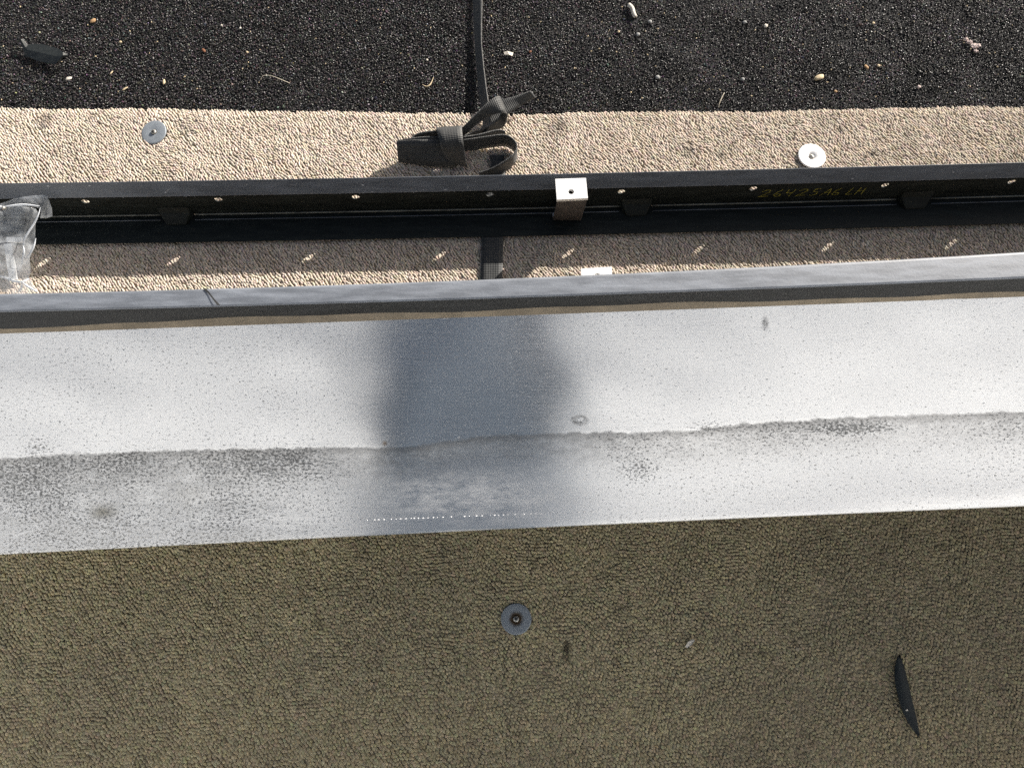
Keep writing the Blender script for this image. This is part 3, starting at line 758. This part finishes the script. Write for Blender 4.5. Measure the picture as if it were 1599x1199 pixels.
ribbon('tail', PP([((756,176,.012),(765,199,.010)), ((783,157,.018),(794,178,.012)), ((806,150,.020),(814,165,.012)), ((829,142,.022),(837,152,.014))]))
ribbon('lower_loop', upright([(716,219,.028),(735,217,.028),(762,213,.028),(786,210.5,.028),(800,216,.028),(807,227,.028),(803,239,.027),(790,250,.025),(770,262,.020),(748,270,.014)], zb=0.0035))
ribbon('inner_strand', upright([(722,214,.030),(748,210,.028),(776,203,.024),(789,205,.022)], zb=0.012))
ribbon('flat_run', PP([((764,243,.006),(787,243,.006)), ((766,262,.0045),(789,262,.0045)), ((757,320,.0046),(788,320,.0046)), ((752,375,.0046),(786,375,.0046)), ((751,440,.0046),(785,440,.0046)), ((750,520,.0042),(785,520,.0042))]))
ribbon('twisted_run', PP([((764,-420,.004),(742,-420,-.0045)), ((757,-250,.005),(737,-250,-.0045)), ((754,-90,.005),(736,-90,-.0045)), ((753,0,.006),(738.5,0,-.0045)), ((752,60,.006),(741,60,-.004)), ((754,90,.007),(743,90,-.004)), ((759,135,.012),(747,137,-.004)), ((764,170,.018),(752,172,.001)), ((766,192,.018),(754,194,.006)), ((760,206,.016),(750,212,.006))]))

# ================================================================== PLASTIC BAG OF FITTINGS
def plastic():
    m = M('clear_crinkled_plastic')
    tr = m.node('ShaderNodeBsdfTransparent'); tr.inputs[0].default_value = (0.93, 0.95, 0.97, 1)
    m.set(Base_Color=(0.80, 0.84, 0.88), Roughness=0.06); m.b.inputs['Specular IOR Level'].default_value = 0.9
    tl = m.node('ShaderNodeBsdfTranslucent'); tl.inputs[0].default_value = (0.8, 0.83, 0.86, 1)
    a1 = m.node('ShaderNodeMixShader'); a1.inputs[0].default_value = 0.35; m.link(m.b.outputs[0], a1.inputs[1]); m.link(tl.outputs[0], a1.inputs[2])
    n = m.noise(m.coords(), 60, 3); f = m.ramp(n, [(0.3, 0.22), (0.7, 0.62)])
    mx = m.node('ShaderNodeMixShader'); m.link(f, mx.inputs[0]); m.link(tr.outputs[0], mx.inputs[1]); m.link(a1.outputs[0], mx.inputs[2])
    m.link(mx.outputs[0], m.out.inputs[0]); m.bump(m.noise(m.coords(), 55, 2), 0.7, 0.004); return m.m
MAT_BAG = plastic()
from mathutils.geometry import delaunay_2d_cdt
bag = empty('plastic_bag', P(20, 400, 0), 'crumpled clear plastic bag of metal fittings at the end of the gap', 'bag')
def sheet(name, outline, zf, n, seed, amp):
    r = random.Random(seed)
    xs_ = [p[0] for p in outline]; ys_ = [p[1] for p in outline]; vs_ = []
    def inside(x, y):
        c = False; j = len(outline)-1
        for i in range(len(outline)):
            (xi, yi), (xj, yj) = outline[i][:2], outline[j][:2]
            if (yi > y) != (yj > y) and x < (xj-xi)*(y-yi)/(yj-yi)+xi: c = not c
            j = i
        return c
    pts = [Vector(p[:2]) for p in outline]; k = len(pts); edges = [(i, (i+1) % k) for i in range(k)]
    t = 0
    while len(pts) < k+n and t < 20000:
        t += 1; x, y = r.uniform(min(xs_), max(xs_)), r.uniform(min(ys_), max(ys_))
        if inside(x, y) and all((Vector((x, y))-p).length > 4.5 for p in pts): pts.append(Vector((x, y)))
    v2, e2, f2, *_ = delaunay_2d_cdt(pts, edges, [], 1, 0.001)
    V = []
    for i, p in enumerate(v2):
        z = zf(p.x, p.y) + (r.uniform(-amp, amp) if i >= k else r.uniform(-amp, amp)*0.4)
        V.append(P(p.x, p.y, max(0.005, z)))
    o = mesh_obj(name, V, [tuple(f) for f in f2], MAT_BAG, bag, smooth=True)
    if name == 'bag_body': md = o.modifiers.new('s', 'SUBSURF'); md.levels = 1; md.render_levels = 1; md.boundary_smooth = 'PRESERVE_CORNERS'
    return o
zt = lambda x, y: 0.056 - 0.040*max(0, (y-318)/140) - 0.00018*max(0, x-30)
sheet('bag_body', [(-140,330),(5,318),(30,322),(62,324),(58,340),(54,355),(56,375),(51,393),(45,404),(48,414),(48,436),(34,440),(0,432),(-140,425)], lambda x, y: zt(x, y)+0.006*math.sin(x*0.09+y*0.05), 42, 3, 0.0045)
sheet('bag_flap', [(-40,328),(4,317),(24,310),(40,307),(56,305),(72,304.5),(77,314),(81,325),(82,338),(72,341),(63,341),(64,326),(40,321),(6,324)], lambda x, y: 0.060 - 0.0006*max(0, y-312), 22, 4, 0.0015)
sheet('bag_seal', [(-140,424),(0,430),(18,437),(34,439),(44,432),(52,446),(61,456),(45,458),(20,459),(0,455),(-140,450)], lambda x, y: 0.013 - 0.00015*max(0, y-430), 16, 9, 0.0015)
MAT_FOLD = simple('white_highlight_fold', (0.80, 0.83, 0.86), 0.18, var=0.1, scale=80, spec=0.9)  # folds coloured white so highlight streaks are painted onto the bag
for pts in ([(63,324,.058),(60,335,.056),(54,348,.052),(45,362,.048),(38,374,.044),(37,388,.038),(39,402,.032)], [(6,323,.062),(22,321,.062),(40,320,.062),(62,322,.061)], [(0,431,.020),(12,435,.019),(22,439,.018),(34,440,.018),(46,435,.016)], [(36,384,.042),(37.5,392,.040),(36,402,.036),(33,416,.028)], [(56,372,.043),(53,384,.040),(47,396,.036),(40,404,.033)], [(34,440,.019),(44,448,.014),(59,456,.010)], [(34,440,.019),(34,449,.014),(28,457,.010)]):
    q = catmull([P(*p) for p in pts], 5); V = []
    for i, c in enumerate(q):
        w_ = 0.0011*math.sin(math.pi*(i+0.6)/(len(q)+0.2))+0.0002; d = (q[min(i+1, len(q)-1)]-q[max(i-1, 0)]).normalized(); n_ = d.cross(Vector((0, -0.3, 1))).normalized()
        V += [c-n_*w_, c+Vector((0, 0, w_*0.9)), c+n_*w_]
    mesh_obj('crease', V, [f_ for i in range(len(q)-1) for f_ in ((i*3, i*3+1, i*3+4, i*3+3), (i*3+1, i*3+2, i*3+5, i*3+4))], MAT_FOLD, bag, smooth=True)
fit = empty('fitting', P(16, 400, 0.006), 'small pale metal bracket seen through the plastic bag', 'bracket')
V, F = slab(P(10,370,.022), P(34,371,.022), P(34,378,.021), P(10,378,.021), Vector((0, 0, -0.003))); mesh_obj('tab', V, F, MAT_ALU, fit)
V, F = slab(P(6,381,.020), P(18,380,.020), P(26,436,.008), P(14,438,.008), Vector((0, 0, -0.003))); mesh_obj('stem', V, F, MAT_ALU, fit)
def tube(name, pts, r, mat, parent=None, n=8, loc=None, taper=False):
    pts = catmull(pts, 6) if len(pts) > 2 else [Vector(p) for p in pts]; rows = []
    for i, p in enumerate(pts):
        t = (pts[min(i+1, len(pts)-1)]-pts[max(i-1, 0)]).normalized(); a = t.cross(Vector((0, 0, 1)));
        a = a.normalized() if a.length > 1e-4 else Vector((1, 0, 0)); b = t.cross(a)
        rr = r*(1-0.75*abs(2*i/(len(pts)-1)-1)**2) if taper else r
        rows.append([p+a*rr*math.cos(q)+b*rr*math.sin(q) for q in np.linspace(0, 2*math.pi, n+1)[:-1]])
    V, F = strip(rows, True); return mesh_obj(name, V, F, mat, parent, smooth=n > 5, loc=loc)
bolt = empty('bolt', P(-4, 325, 0.05), 'dark bolt lying on the plastic bag at the picture edge', 'bolt')
tube('shank', [P(-50, 322, .066), P(4, 325, .064)], 0.0032, MAT_RAIL_LIP, bolt)
tube('tip', [P(4, 325, .064), P(7.5, 325.3, .064)], 0.0022, MAT_SCREW, bolt)

# ================================================================== SMALL LITTER
def litter_mat(name, col, rough=0.75): return simple(name, col, rough, var=0.25, scale=250, bump=0.4)
MC = {'white': litter_mat('pale_crumb', (0.72, 0.66, 0.56)), 'cream': litter_mat('cream_chip', (0.62, 0.50, 0.32)), 'tan': litter_mat('tan_chip', (0.42, 0.26, 0.13)),
      'rust': litter_mat('red_brown_chip', (0.22, 0.09, 0.045)), 'grey': litter_mat('grey_pebble', (0.30, 0.30, 0.29)), 'black': litter_mat('black_scrap', (0.022, 0.025, 0.024), 0.45), 'pink': litter_mat('pinkish_lint', (0.62, 0.50, 0.46)),
      'leaf': litter_mat('dark_green_leaf', (0.006, 0.011, 0.011), 0.5)}
def lump(name, px, py, a, b, rot, mat, label, cat, z=-0.0045, seed=0, h=0.6):
    r = random.Random(seed); c = P(px, py, z); bm = bmesh.new(); bmesh.ops.create_icosphere(bm, subdivisions=2, radius=1)
    off = Vector((seed*3.1, seed*1.7, 2)); ca, sa = math.cos(rad(rot)), math.sin(rad(rot))
    for v in bm.verts:
        d = 1 + 0.38*mnoise.noise(v.co*1.4+off); x, y, zz = v.co.x*a*d, v.co.y*b*d, v.co.z*min(a, b)*h*d
        v.co = (x*ca-y*sa, x*sa+y*ca, zz)
    o = bm_obj(name, bm, MC[mat], None, True); o.location = c; return tag(o, label, cat)
def chip(name, px, py, pts, rot, mat, label, cat, z=-0.004, th=0.0008, lift=0.0008):
    c = P(px, py, z); ca, sa = math.cos(rad(rot)), math.sin(rad(rot)); n = len(pts); V = []
    for k, dz in ((0, 0), (1, th)):
        for i, (x, y) in enumerate(pts): V.append(Vector((x*ca-y*sa, x*sa+y*ca, dz + lift*math.sin(i*2.1))))
    F = [tuple(range(n))[::-1], tuple(range(n, 2*n))] + [(i, (i+1) % n, n+(i+1) % n, n+i) for i in range(n)]
    o = mesh_obj(name, V, F, MC[mat]); o.location = c; return tag(o, label, cat)
# long bone-like crumb near the top edge
bone = tube('crumb', [P(982,8,-.003), P(987,13,-.002), P(989,20,-.0025), P(992,27,-.004)], 0.0028, MC['white'], loc=P(987,16,-.006)); tag(bone, 'white knobbly crumb, the largest on the black mat, at the top edge', 'crumb')
L = [('crumb',107,123,.0040,.0022,20,'white','white crumb below the black plastic scrap on the mat'),
     ('wood_chip',256,128.5,.0036,.0020,95,'cream','cream wood chip standing on the mat above the carpet edge near the left washer'),
     ('wood_chip',195,139,.0040,.0012,40,'cream','slim cream splinter just above the carpet edge left of the washer'),
     ('wood_chip',174,114,.0030,.0010,55,'cream','thin cream splinter right of the white crumb on the mat'),
     ('bark_chip',145,33,.0042,.0030,40,'tan','orange-brown bark chip near the top left of the mat'),
     ('bark_chip',318,79,.0036,.0018,-50,'rust','red-brown bark chip left of the curled hair'),
     ('crumb',346,40,.0014,.0013,0,'white','tiny white dot on the mat left of a second white dot'),
     ('crumb',375,44.5,.0016,.0015,0,'white','tiny white dot on the mat right of its twin'),
     ('crumb',386,82,.0018,.0017,0,'cream','tiny cream crumb directly above the curled hair'),
     ('crumb',188,66,.0020,.0015,0,'cream','tiny cream crumb between bark chips at the left of the mat'),
     ('crumb',667,94,.0015,.0014,0,'white','tiny white crumb above the bent cream twig'),
     ('crumb',1196,40.5,.0030,.0024,60,'white','round white crumb with dark shadow at the upper right of the mat'),
     ('pebble',1163,35,.0028,.0024,0,'grey','grey pebble left of the round white crumb'),
     ('seed',1279,121,.0072,.0036,25,'cream','cream seed husk on the mat above the bright washer'),
     ('husk',1353,105,.0036,.0022,-60,'tan','small tan husk right of the cream seed husk'),
     ('crumb',1364,36.5,.0020,.0016,0,'cream','cream crumb high on the mat between round crumb and lint'),
     ('crumb',1435,136,.0026,.0022,40,'pink','pinkish crumb low on the mat below the lint'),
     ('pebble',1027,121,.0032,.0028,0,'grey','grey pebble on the mat right of the strap tail'),
     ('pebble',1015,34,.0030,.0026,0,'grey','grey pebble just below the large knobbly crumb'),
     ('pebble',996,54,.0028,.0026,0,'grey','grey pebble further below the large knobbly crumb'),
     ('pebble',1160,124,.0028,.0024,0,'grey','grey pebble left of the thin stalk'),
     ('bark_chip',828,81,.0022,.0016,50,'rust','small red-brown chip right of the bright paper flake'),
     ('crumb',1305,143,.0022,.0018,0,'tan','tan crumb close to the carpet edge above the bright washer'),
     ('crumb',1372,103,.0020,.0018,0,'cream','cream crumb beside the small tan husk'),
     ('crumb',966,50,.0016,.0016,0,'cream','tiny cream crumb left of the grey pebbles')]
for i, a in enumerate(L): lump(a[0], a[1], a[2], a[3], a[4], a[5], a[6], a[7], a[0].replace('_', ' '), seed=i+1)
r_ = random.Random(12)
for i in range(7):
    pass
lint = bpy.data.objects.new('lint', None); COL.objects.link(lint); lint.location = P(1518, 70, -.006); tag(lint, 'fluffy pinkish lint tuft at the right end of the black mat', 'lint')
for i, (x, y, a, b) in enumerate([(1508,62,.0030,.0018),(1514,66,.0036,.0022),(1521,72,.0042,.0034),(1524,80,.0026,.0022),(1527,72,.0030,.0026)]):
    c = P(x, y, -.0045); bm = bmesh.new(); bmesh.ops.create_icosphere(bm, subdivisions=3, radius=1)
    for v in bm.verts:
        d = 1 + 0.7*mnoise.noise(v.co*2.3+Vector((i*5, 1, 3))); v.co = (v.co.x*a*d, v.co.y*b*d, v.co.z*.0018*d)
        v.co += c
    bm_obj('fluff', bm, MC['pink'], lint)
chip('paper_flake', 794, 84.5, [(-.0062,.0022),(-.0015,.0030),(.0062,.0016),(.0045,-.0036),(.0010,-.0022),(-.0050,-.0012)], 0, 'white', 'bright torn paper flake on the mat right of the strap', 'paper', z=-.0035)
chip('crumb', 1077, 1003.5, [(-.0052,-.0034),(-.0018,.0014),(.0034,.0040),(.0052,.0026),(.0012,-.0024),(-.0030,-.0048)], 0, 'white', 'single white crumb on the shaded front carpet', 'crumb', z=.0042, th=.0016)
# black plastic scrap, bent at both ends
def scrap():
    root = empty('plastic_scrap', P(72, 88, -.006), 'bent black plastic scrap lying at the left of the mat', 'scrap')
    g_ = [[(30,62,.002),(36,62,.003)],[(38,78,-.002),(44,72,0)],[(40.5,88,-.003),(48,70,.001)],[(60,96,-.002),(66,70,.002)],[(87,101.5,0),(92,77,.004)],[(98,91,.004),(99,83,.006)],[(106,87.5,.001),(105,86.5,.002)]]
    V = []
    for a, b in g_: V += [P(*a), P(a[0]*.5+b[0]*.5, a[1]*.5+b[1]*.5, a[2]*.5+b[2]*.5+.002), P(*b)]
    F = []
    for i in range(len(g_)-1):
        for j in range(2): k = i*3+j; F.append((k, k+1, k+4, k+3))
    o = mesh_obj('sheet', V, F, MC['black'], root); md = o.modifiers.new('thick', 'SOLIDIFY'); md.thickness = .0012
scrap()
# dark narrow leaf on the front carpet
def leaf():
    root = empty('fallen_leaf', P(1415, 1085, .003), 'narrow dark leaf lying on the shaded front carpet at the right', 'leaf')
    spine = [(1404,1022),(1403.5,1030),(1404,1040),(1405,1050),(1407,1062),(1410,1076),(1414,1093),(1419,1110),(1424.5,1125),(1430,1138),(1434,1147),(1435.5,1152)]; hw = [1.5,4.5,7,8.6,9.6,10,9.8,9,7.2,4.6,2,.4]
    V = []; F = []
    for (x, y), h in zip(spine, hw): V += [P(x-h, y+h*.25, .0062), P(x, y, .0050), P(x+h, y-h*.25, .0060)]
    for i in range(len(spine)-1):
        for j in range(2): k = i*3+j; F.append((k, k+1, k+4, k+3))
    o = mesh_obj('blade', V, F, MC['leaf'], root, smooth=True)
    md = o.modifiers.new('thick', 'SOLIDIFY'); md.thickness = .0006
    lump('speck', 1416, 1108, .0012, .0010, 0, 'white', 'tiny white speck sitting on the narrow dark leaf', 'speck', z=.0062, seed=77)
leaf()
MAT_HAIR = litter_mat('pale_fibre', (0.50, 0.45, 0.36), 0.5)
tag(tube('hair', [P(407,125,-.004), P(410,119.5,-.002), P(418,118,-.001), P(430,121,-.001), P(442,126,-.002), P(453,130.5,-.004)], .00042, MAT_HAIR, n=5, loc=P(430,122,-.004)), 'curled pale hair on the black mat above the carpet edge', 'hair')
tag(tube('twig', [P(659,132,-.003), P(666,135.5,-.002), P(672,132,-.0015), P(677,121,-.002)], .0009, MC['cream'], n=6, loc=P(668,132,-.004), taper=True), 'bent cream twig on the mat left of the strap', 'twig')
tag(tube('stalk', [P(1122,168,-.003), P(1124,160,-.001), P(1131,145,-.002)], .0005, MAT_HAIR, n=5, loc=P(1124,160,-.004)), 'thin pale stalk standing at the carpet edge', 'stalk')
tag(tube('fibre', [P(1048,1016,.003), P(1051,1014,.004), P(1055,1015,.003)], .0004, MAT_HAIR, n=5, loc=P(1050,1015,.003)), 'tiny pale fibre on the front carpet left of the crumb', 'fibre') if False else None
# dried flecks scattered on the mat that nobody could count
def flecks():
    r = np.random.default_rng(3); V = []; F = []
    for i in range(170):
        px = r.uniform(0, 1599) if i < 110 else r.uniform(900, 1599); py = r.uniform(2, 160); c = P(px, py, -.0046); s = r.uniform(.0005, .0012); a = r.uniform(0, 6.3)
        u_ = Vector((math.cos(a), math.sin(a), 0))*s*r.uniform(.8, 2); w_ = Vector((-math.sin(a), math.cos(a), 0))*s; k = len(V)
        V += [c-u_, c-w_, c+u_, c+w_, c+Vector((0, 0, .0009))]; F += [(k,k+1,k+4),(k+1,k+2,k+4),(k+2,k+3,k+4),(k+3,k,k+4)]
    o = mesh_obj('dust_flecks', V, F, MC['cream']); tag(o, 'tiny pale flecks strewn over the black mat', 'flecks', kind='stuff')
flecks()

# ================================================================== THE PERSON TAKING THE PICTURE (mirrored in the aluminium)
def person():
    J = {'pel': (-.05,-.42,.42), 'waist': (-.05,-.405,.58), 'chest': (-.070,-.38,.78), 'neck': (-.055,-.35,1.00), 'head': (-.055,-.31,1.10), 'crown': (-.055,-.31,1.23),
         'shl': (-.175,-.365,.91), 'ell': (-.225,-.27,.66), 'wrl': (-.085,-.11,.85), 'hal': (-.070,-.05,.90),
         'shr': (.042,-.365,.91), 'elr': (.085,-.28,.66), 'wrr': (.062,-.11,.85), 'har': (.066,-.05,.90),
         'hil': (-.14,-.42,.38), 'knl': (-.15,-.40,-.12), 'anl': (-.15,-.44,-.68), 'tol': (-.16,-.30,-.765),
         'hir': (.04,-.42,.38), 'knr': (.06,-.40,-.12), 'anr': (.06,-.44,-.68), 'tor': (.07,-.30,-.765)}
    Rr = {'pel': (.15,.11), 'waist': (.14,.10), 'chest': (.165,.11), 'neck': (.055,.055), 'head': (.075,.09), 'crown': (.06,.07), 'shl': (.05,.055), 'ell': (.045,.045), 'wrl': (.03,.03), 'hal': (.028,.02),
          'shr': (.05,.055), 'elr': (.045,.045), 'wrr': (.03,.03), 'har': (.028,.02), 'hil': (.09,.09), 'knl': (.06,.06), 'anl': (.045,.045), 'tol': (.035,.025), 'hir': (.09,.09), 'knr': (.06,.06), 'anr': (.045,.045), 'tor': (.035,.025)}
    E = [('pel','waist'),('waist','chest'),('chest','neck'),('neck','head'),('head','crown'),('chest','shl'),('shl','ell'),('ell','wrl'),('wrl','hal'),('chest','shr'),('shr','elr'),('elr','wrr'),('wrr','har'),
         ('pel','hil'),('hil','knl'),('knl','anl'),('anl','tol'),('pel','hir'),('hir','knr'),('knr','anr'),('anr','tor')]
    ks = list(J); V = [Vector(J[k]) for k in ks]; ED = [(ks.index(a), ks.index(b)) for a, b in E]; RD = [Rr[k] for k in ks]
    for sgn, wr in ((-1, 'hal'), (1, 'har')):          # four fingers and a thumb round the phone on each side
        h = Vector(J[wr]); hi = ks.index(wr)
        for k in range(4):
            a = h + Vector((-sgn*.004, .018-.013*k, .012)); b = a + Vector((-sgn*.012, .002, .018)); c = b + Vector((-sgn*.014, 0, .004))
            i = len(V); V += [a, b, c]; RD += [(.0085,)*2, (.008,)*2, (.007,)*2]; ED += [(hi, i), (i, i+1), (i+1, i+2)]
        a = h + Vector((-sgn*.006, -.030, .0)); b = a + Vector((-sgn*.014, -.008, .018)); i = len(V); V += [a, b]; RD += [(.010,)*2, (.008,)*2]; ED += [(hi, i), (i, i+1)]
    me = bpy.data.meshes.new('person'); L0 = Vector((-.05, -.42, -.80)); me.from_pydata([v-L0 for v in V], ED, [])
    m = M('dark_blue_clothes'); v = m.coords()
    sp = m.node('ShaderNodeSeparateXYZ'); m.link(v, sp.inputs[0])
    cloth = m.ramp(m.noise(v, 14, 4), [(0.3, (0.032, 0.052, 0.082)), (0.7, (0.056, 0.085, 0.125))])
    skin_z = m.math('MULTIPLY', m.math('GREATER_THAN', sp.outputs[2], 1.67), m.math('GREATER_THAN', sp.outputs[1], 0.19))
    m.link(m.mix(skin_z, cloth, (0.42, 0.26, 0.18)), m.b.inputs['Base Color']); m.set(Roughness=0.85)
    o = bpy.data.objects.new('person', me); COL.objects.link(o); o.location = L0; me.materials.append(m.m)
    sk = o.modifiers.new('skin', 'SKIN'); sk.use_smooth_shade = True
    for i, d in enumerate(me.skin_vertices[0].data): d.radius = RD[i]; d.use_root = (i == 0)
    ss_ = o.modifiers.new('sub', 'SUBSURF'); ss_.levels = 1; ss_.render_levels = 2
    tag(o, 'person in dark blue clothes holding the camera, mirrored as the dark blur in the aluminium', 'person')
    bm = bmesh.new(); bmesh.ops.create_uvsphere(bm, u_segments=24, v_segments=16, radius=1)
    for q in bm.verts:
        k = 1 + 0.05*mnoise.noise(q.co*4); q.co = Vector((q.co.x*.086*k-.055, q.co.y*.10*k-.328, q.co.z*.085*k+1.195))
    bmesh.ops.delete(bm, geom=[q for q in bm.verts if q.co.z < 1.155 and q.co.y > -.34], context='VERTS')
    bm_obj('hair', bm, simple('dark_hair', (0.02, 0.014, 0.010), 0.6), o, True)
    back = Vector((0, -st, ct)); up = Vector((0, ct, st)); c = Vector((0, 0, CAM_H)) + back*.006
    ph = empty('phone', c, 'dark phone held over the board by the person', 'phone')
    A = Vector((1, 0, 0)); V, F = slab(c-A*.06-up*.034, c+A*.06-up*.034, c+A*.06+up*.034, c-A*.06+up*.034, back*.009)
    b = mesh_obj('case', V, F, MC['black'], ph); bevel(b, .003, 2)
    V, F = slab(c-A*.052-up*.028+back*.0092, c+A*.052-up*.028+back*.0092, c+A*.052+up*.028+back*.0092, c-A*.052+up*.028+back*.0092, back*.0006)
    mesh_obj('screen', V, F, simple('screen_glass', (0.02, 0.02, 0.022), 0.1, bump=0), ph)
person()

# ================================================================== ADDED UNSEEN HOUSE (its sunlit wall is there to brighten the aluminium)
def house():
    root = empty('added_house', (0, -4.2, -.80), 'added unseen pale house behind the person, placed to brighten the mirror of the aluminium', 'house')
    mw = simple('pale_grey_siding', (0.575, 0.605, 0.645), 0.7, var=0.04, scale=2); mr = simple('grey_shingle', (0.10, 0.10, 0.105), 0.9, scale=6); mg = simple('dark_pane', (0.03, 0.035, 0.04), 0.1, bump=0)
    y0, z0 = -4.2, -.80; V = []; F = []
    for k in range(40):                                   # lapped boards in section
        z = z0 + k*.19; rows = [Vector((x, y0+d, zz)) for x in (-8, 8) for d, zz in ((0.018, z), (0.0, z+.19))]
        i = len(V); V += rows; F.append((i, i+2, i+3, i+1))
        V += [Vector((-8, y0+.018, z)), Vector((8, y0+.018, z)), Vector((8, y0, z)), Vector((-8, y0, z))]; F.append((i+4, i+5, i+6, i+7))
    mesh_obj('siding', V, F, mw, root)
    v, f = box_vf(-8, 8, y0-6, y0-.01, z0, z0+7.6); mesh_obj('wall', v, f, mw, root)
    zt_ = z0+7.6; V = [(-8.4, y0+.5, zt_-.2), (8.4, y0+.5, zt_-.2), (8.4, y0-3, zt_+1.6), (-8.4, y0-3, zt_+1.6), (8.4, y0-6.5, zt_-.2), (-8.4, y0-6.5, zt_-.2)]
    mesh_obj('roof', V, [(0, 1, 2, 3), (3, 2, 4, 5), (0, 3, 5), (1, 4, 2)], mr, root)
    for x in (-6.5, 6.0):
        v, f = box_vf(x-.6, x+.6, y0+.02, y0+.06, z0+1.0, z0+2.4); wdw = mesh_obj('window', v, f, mw, root)
        v, f = box_vf(x-.5, x+.5, y0+.062, y0+.07, z0+1.1, z0+2.3); mesh_obj('pane', v, f, mg, wdw)
house()
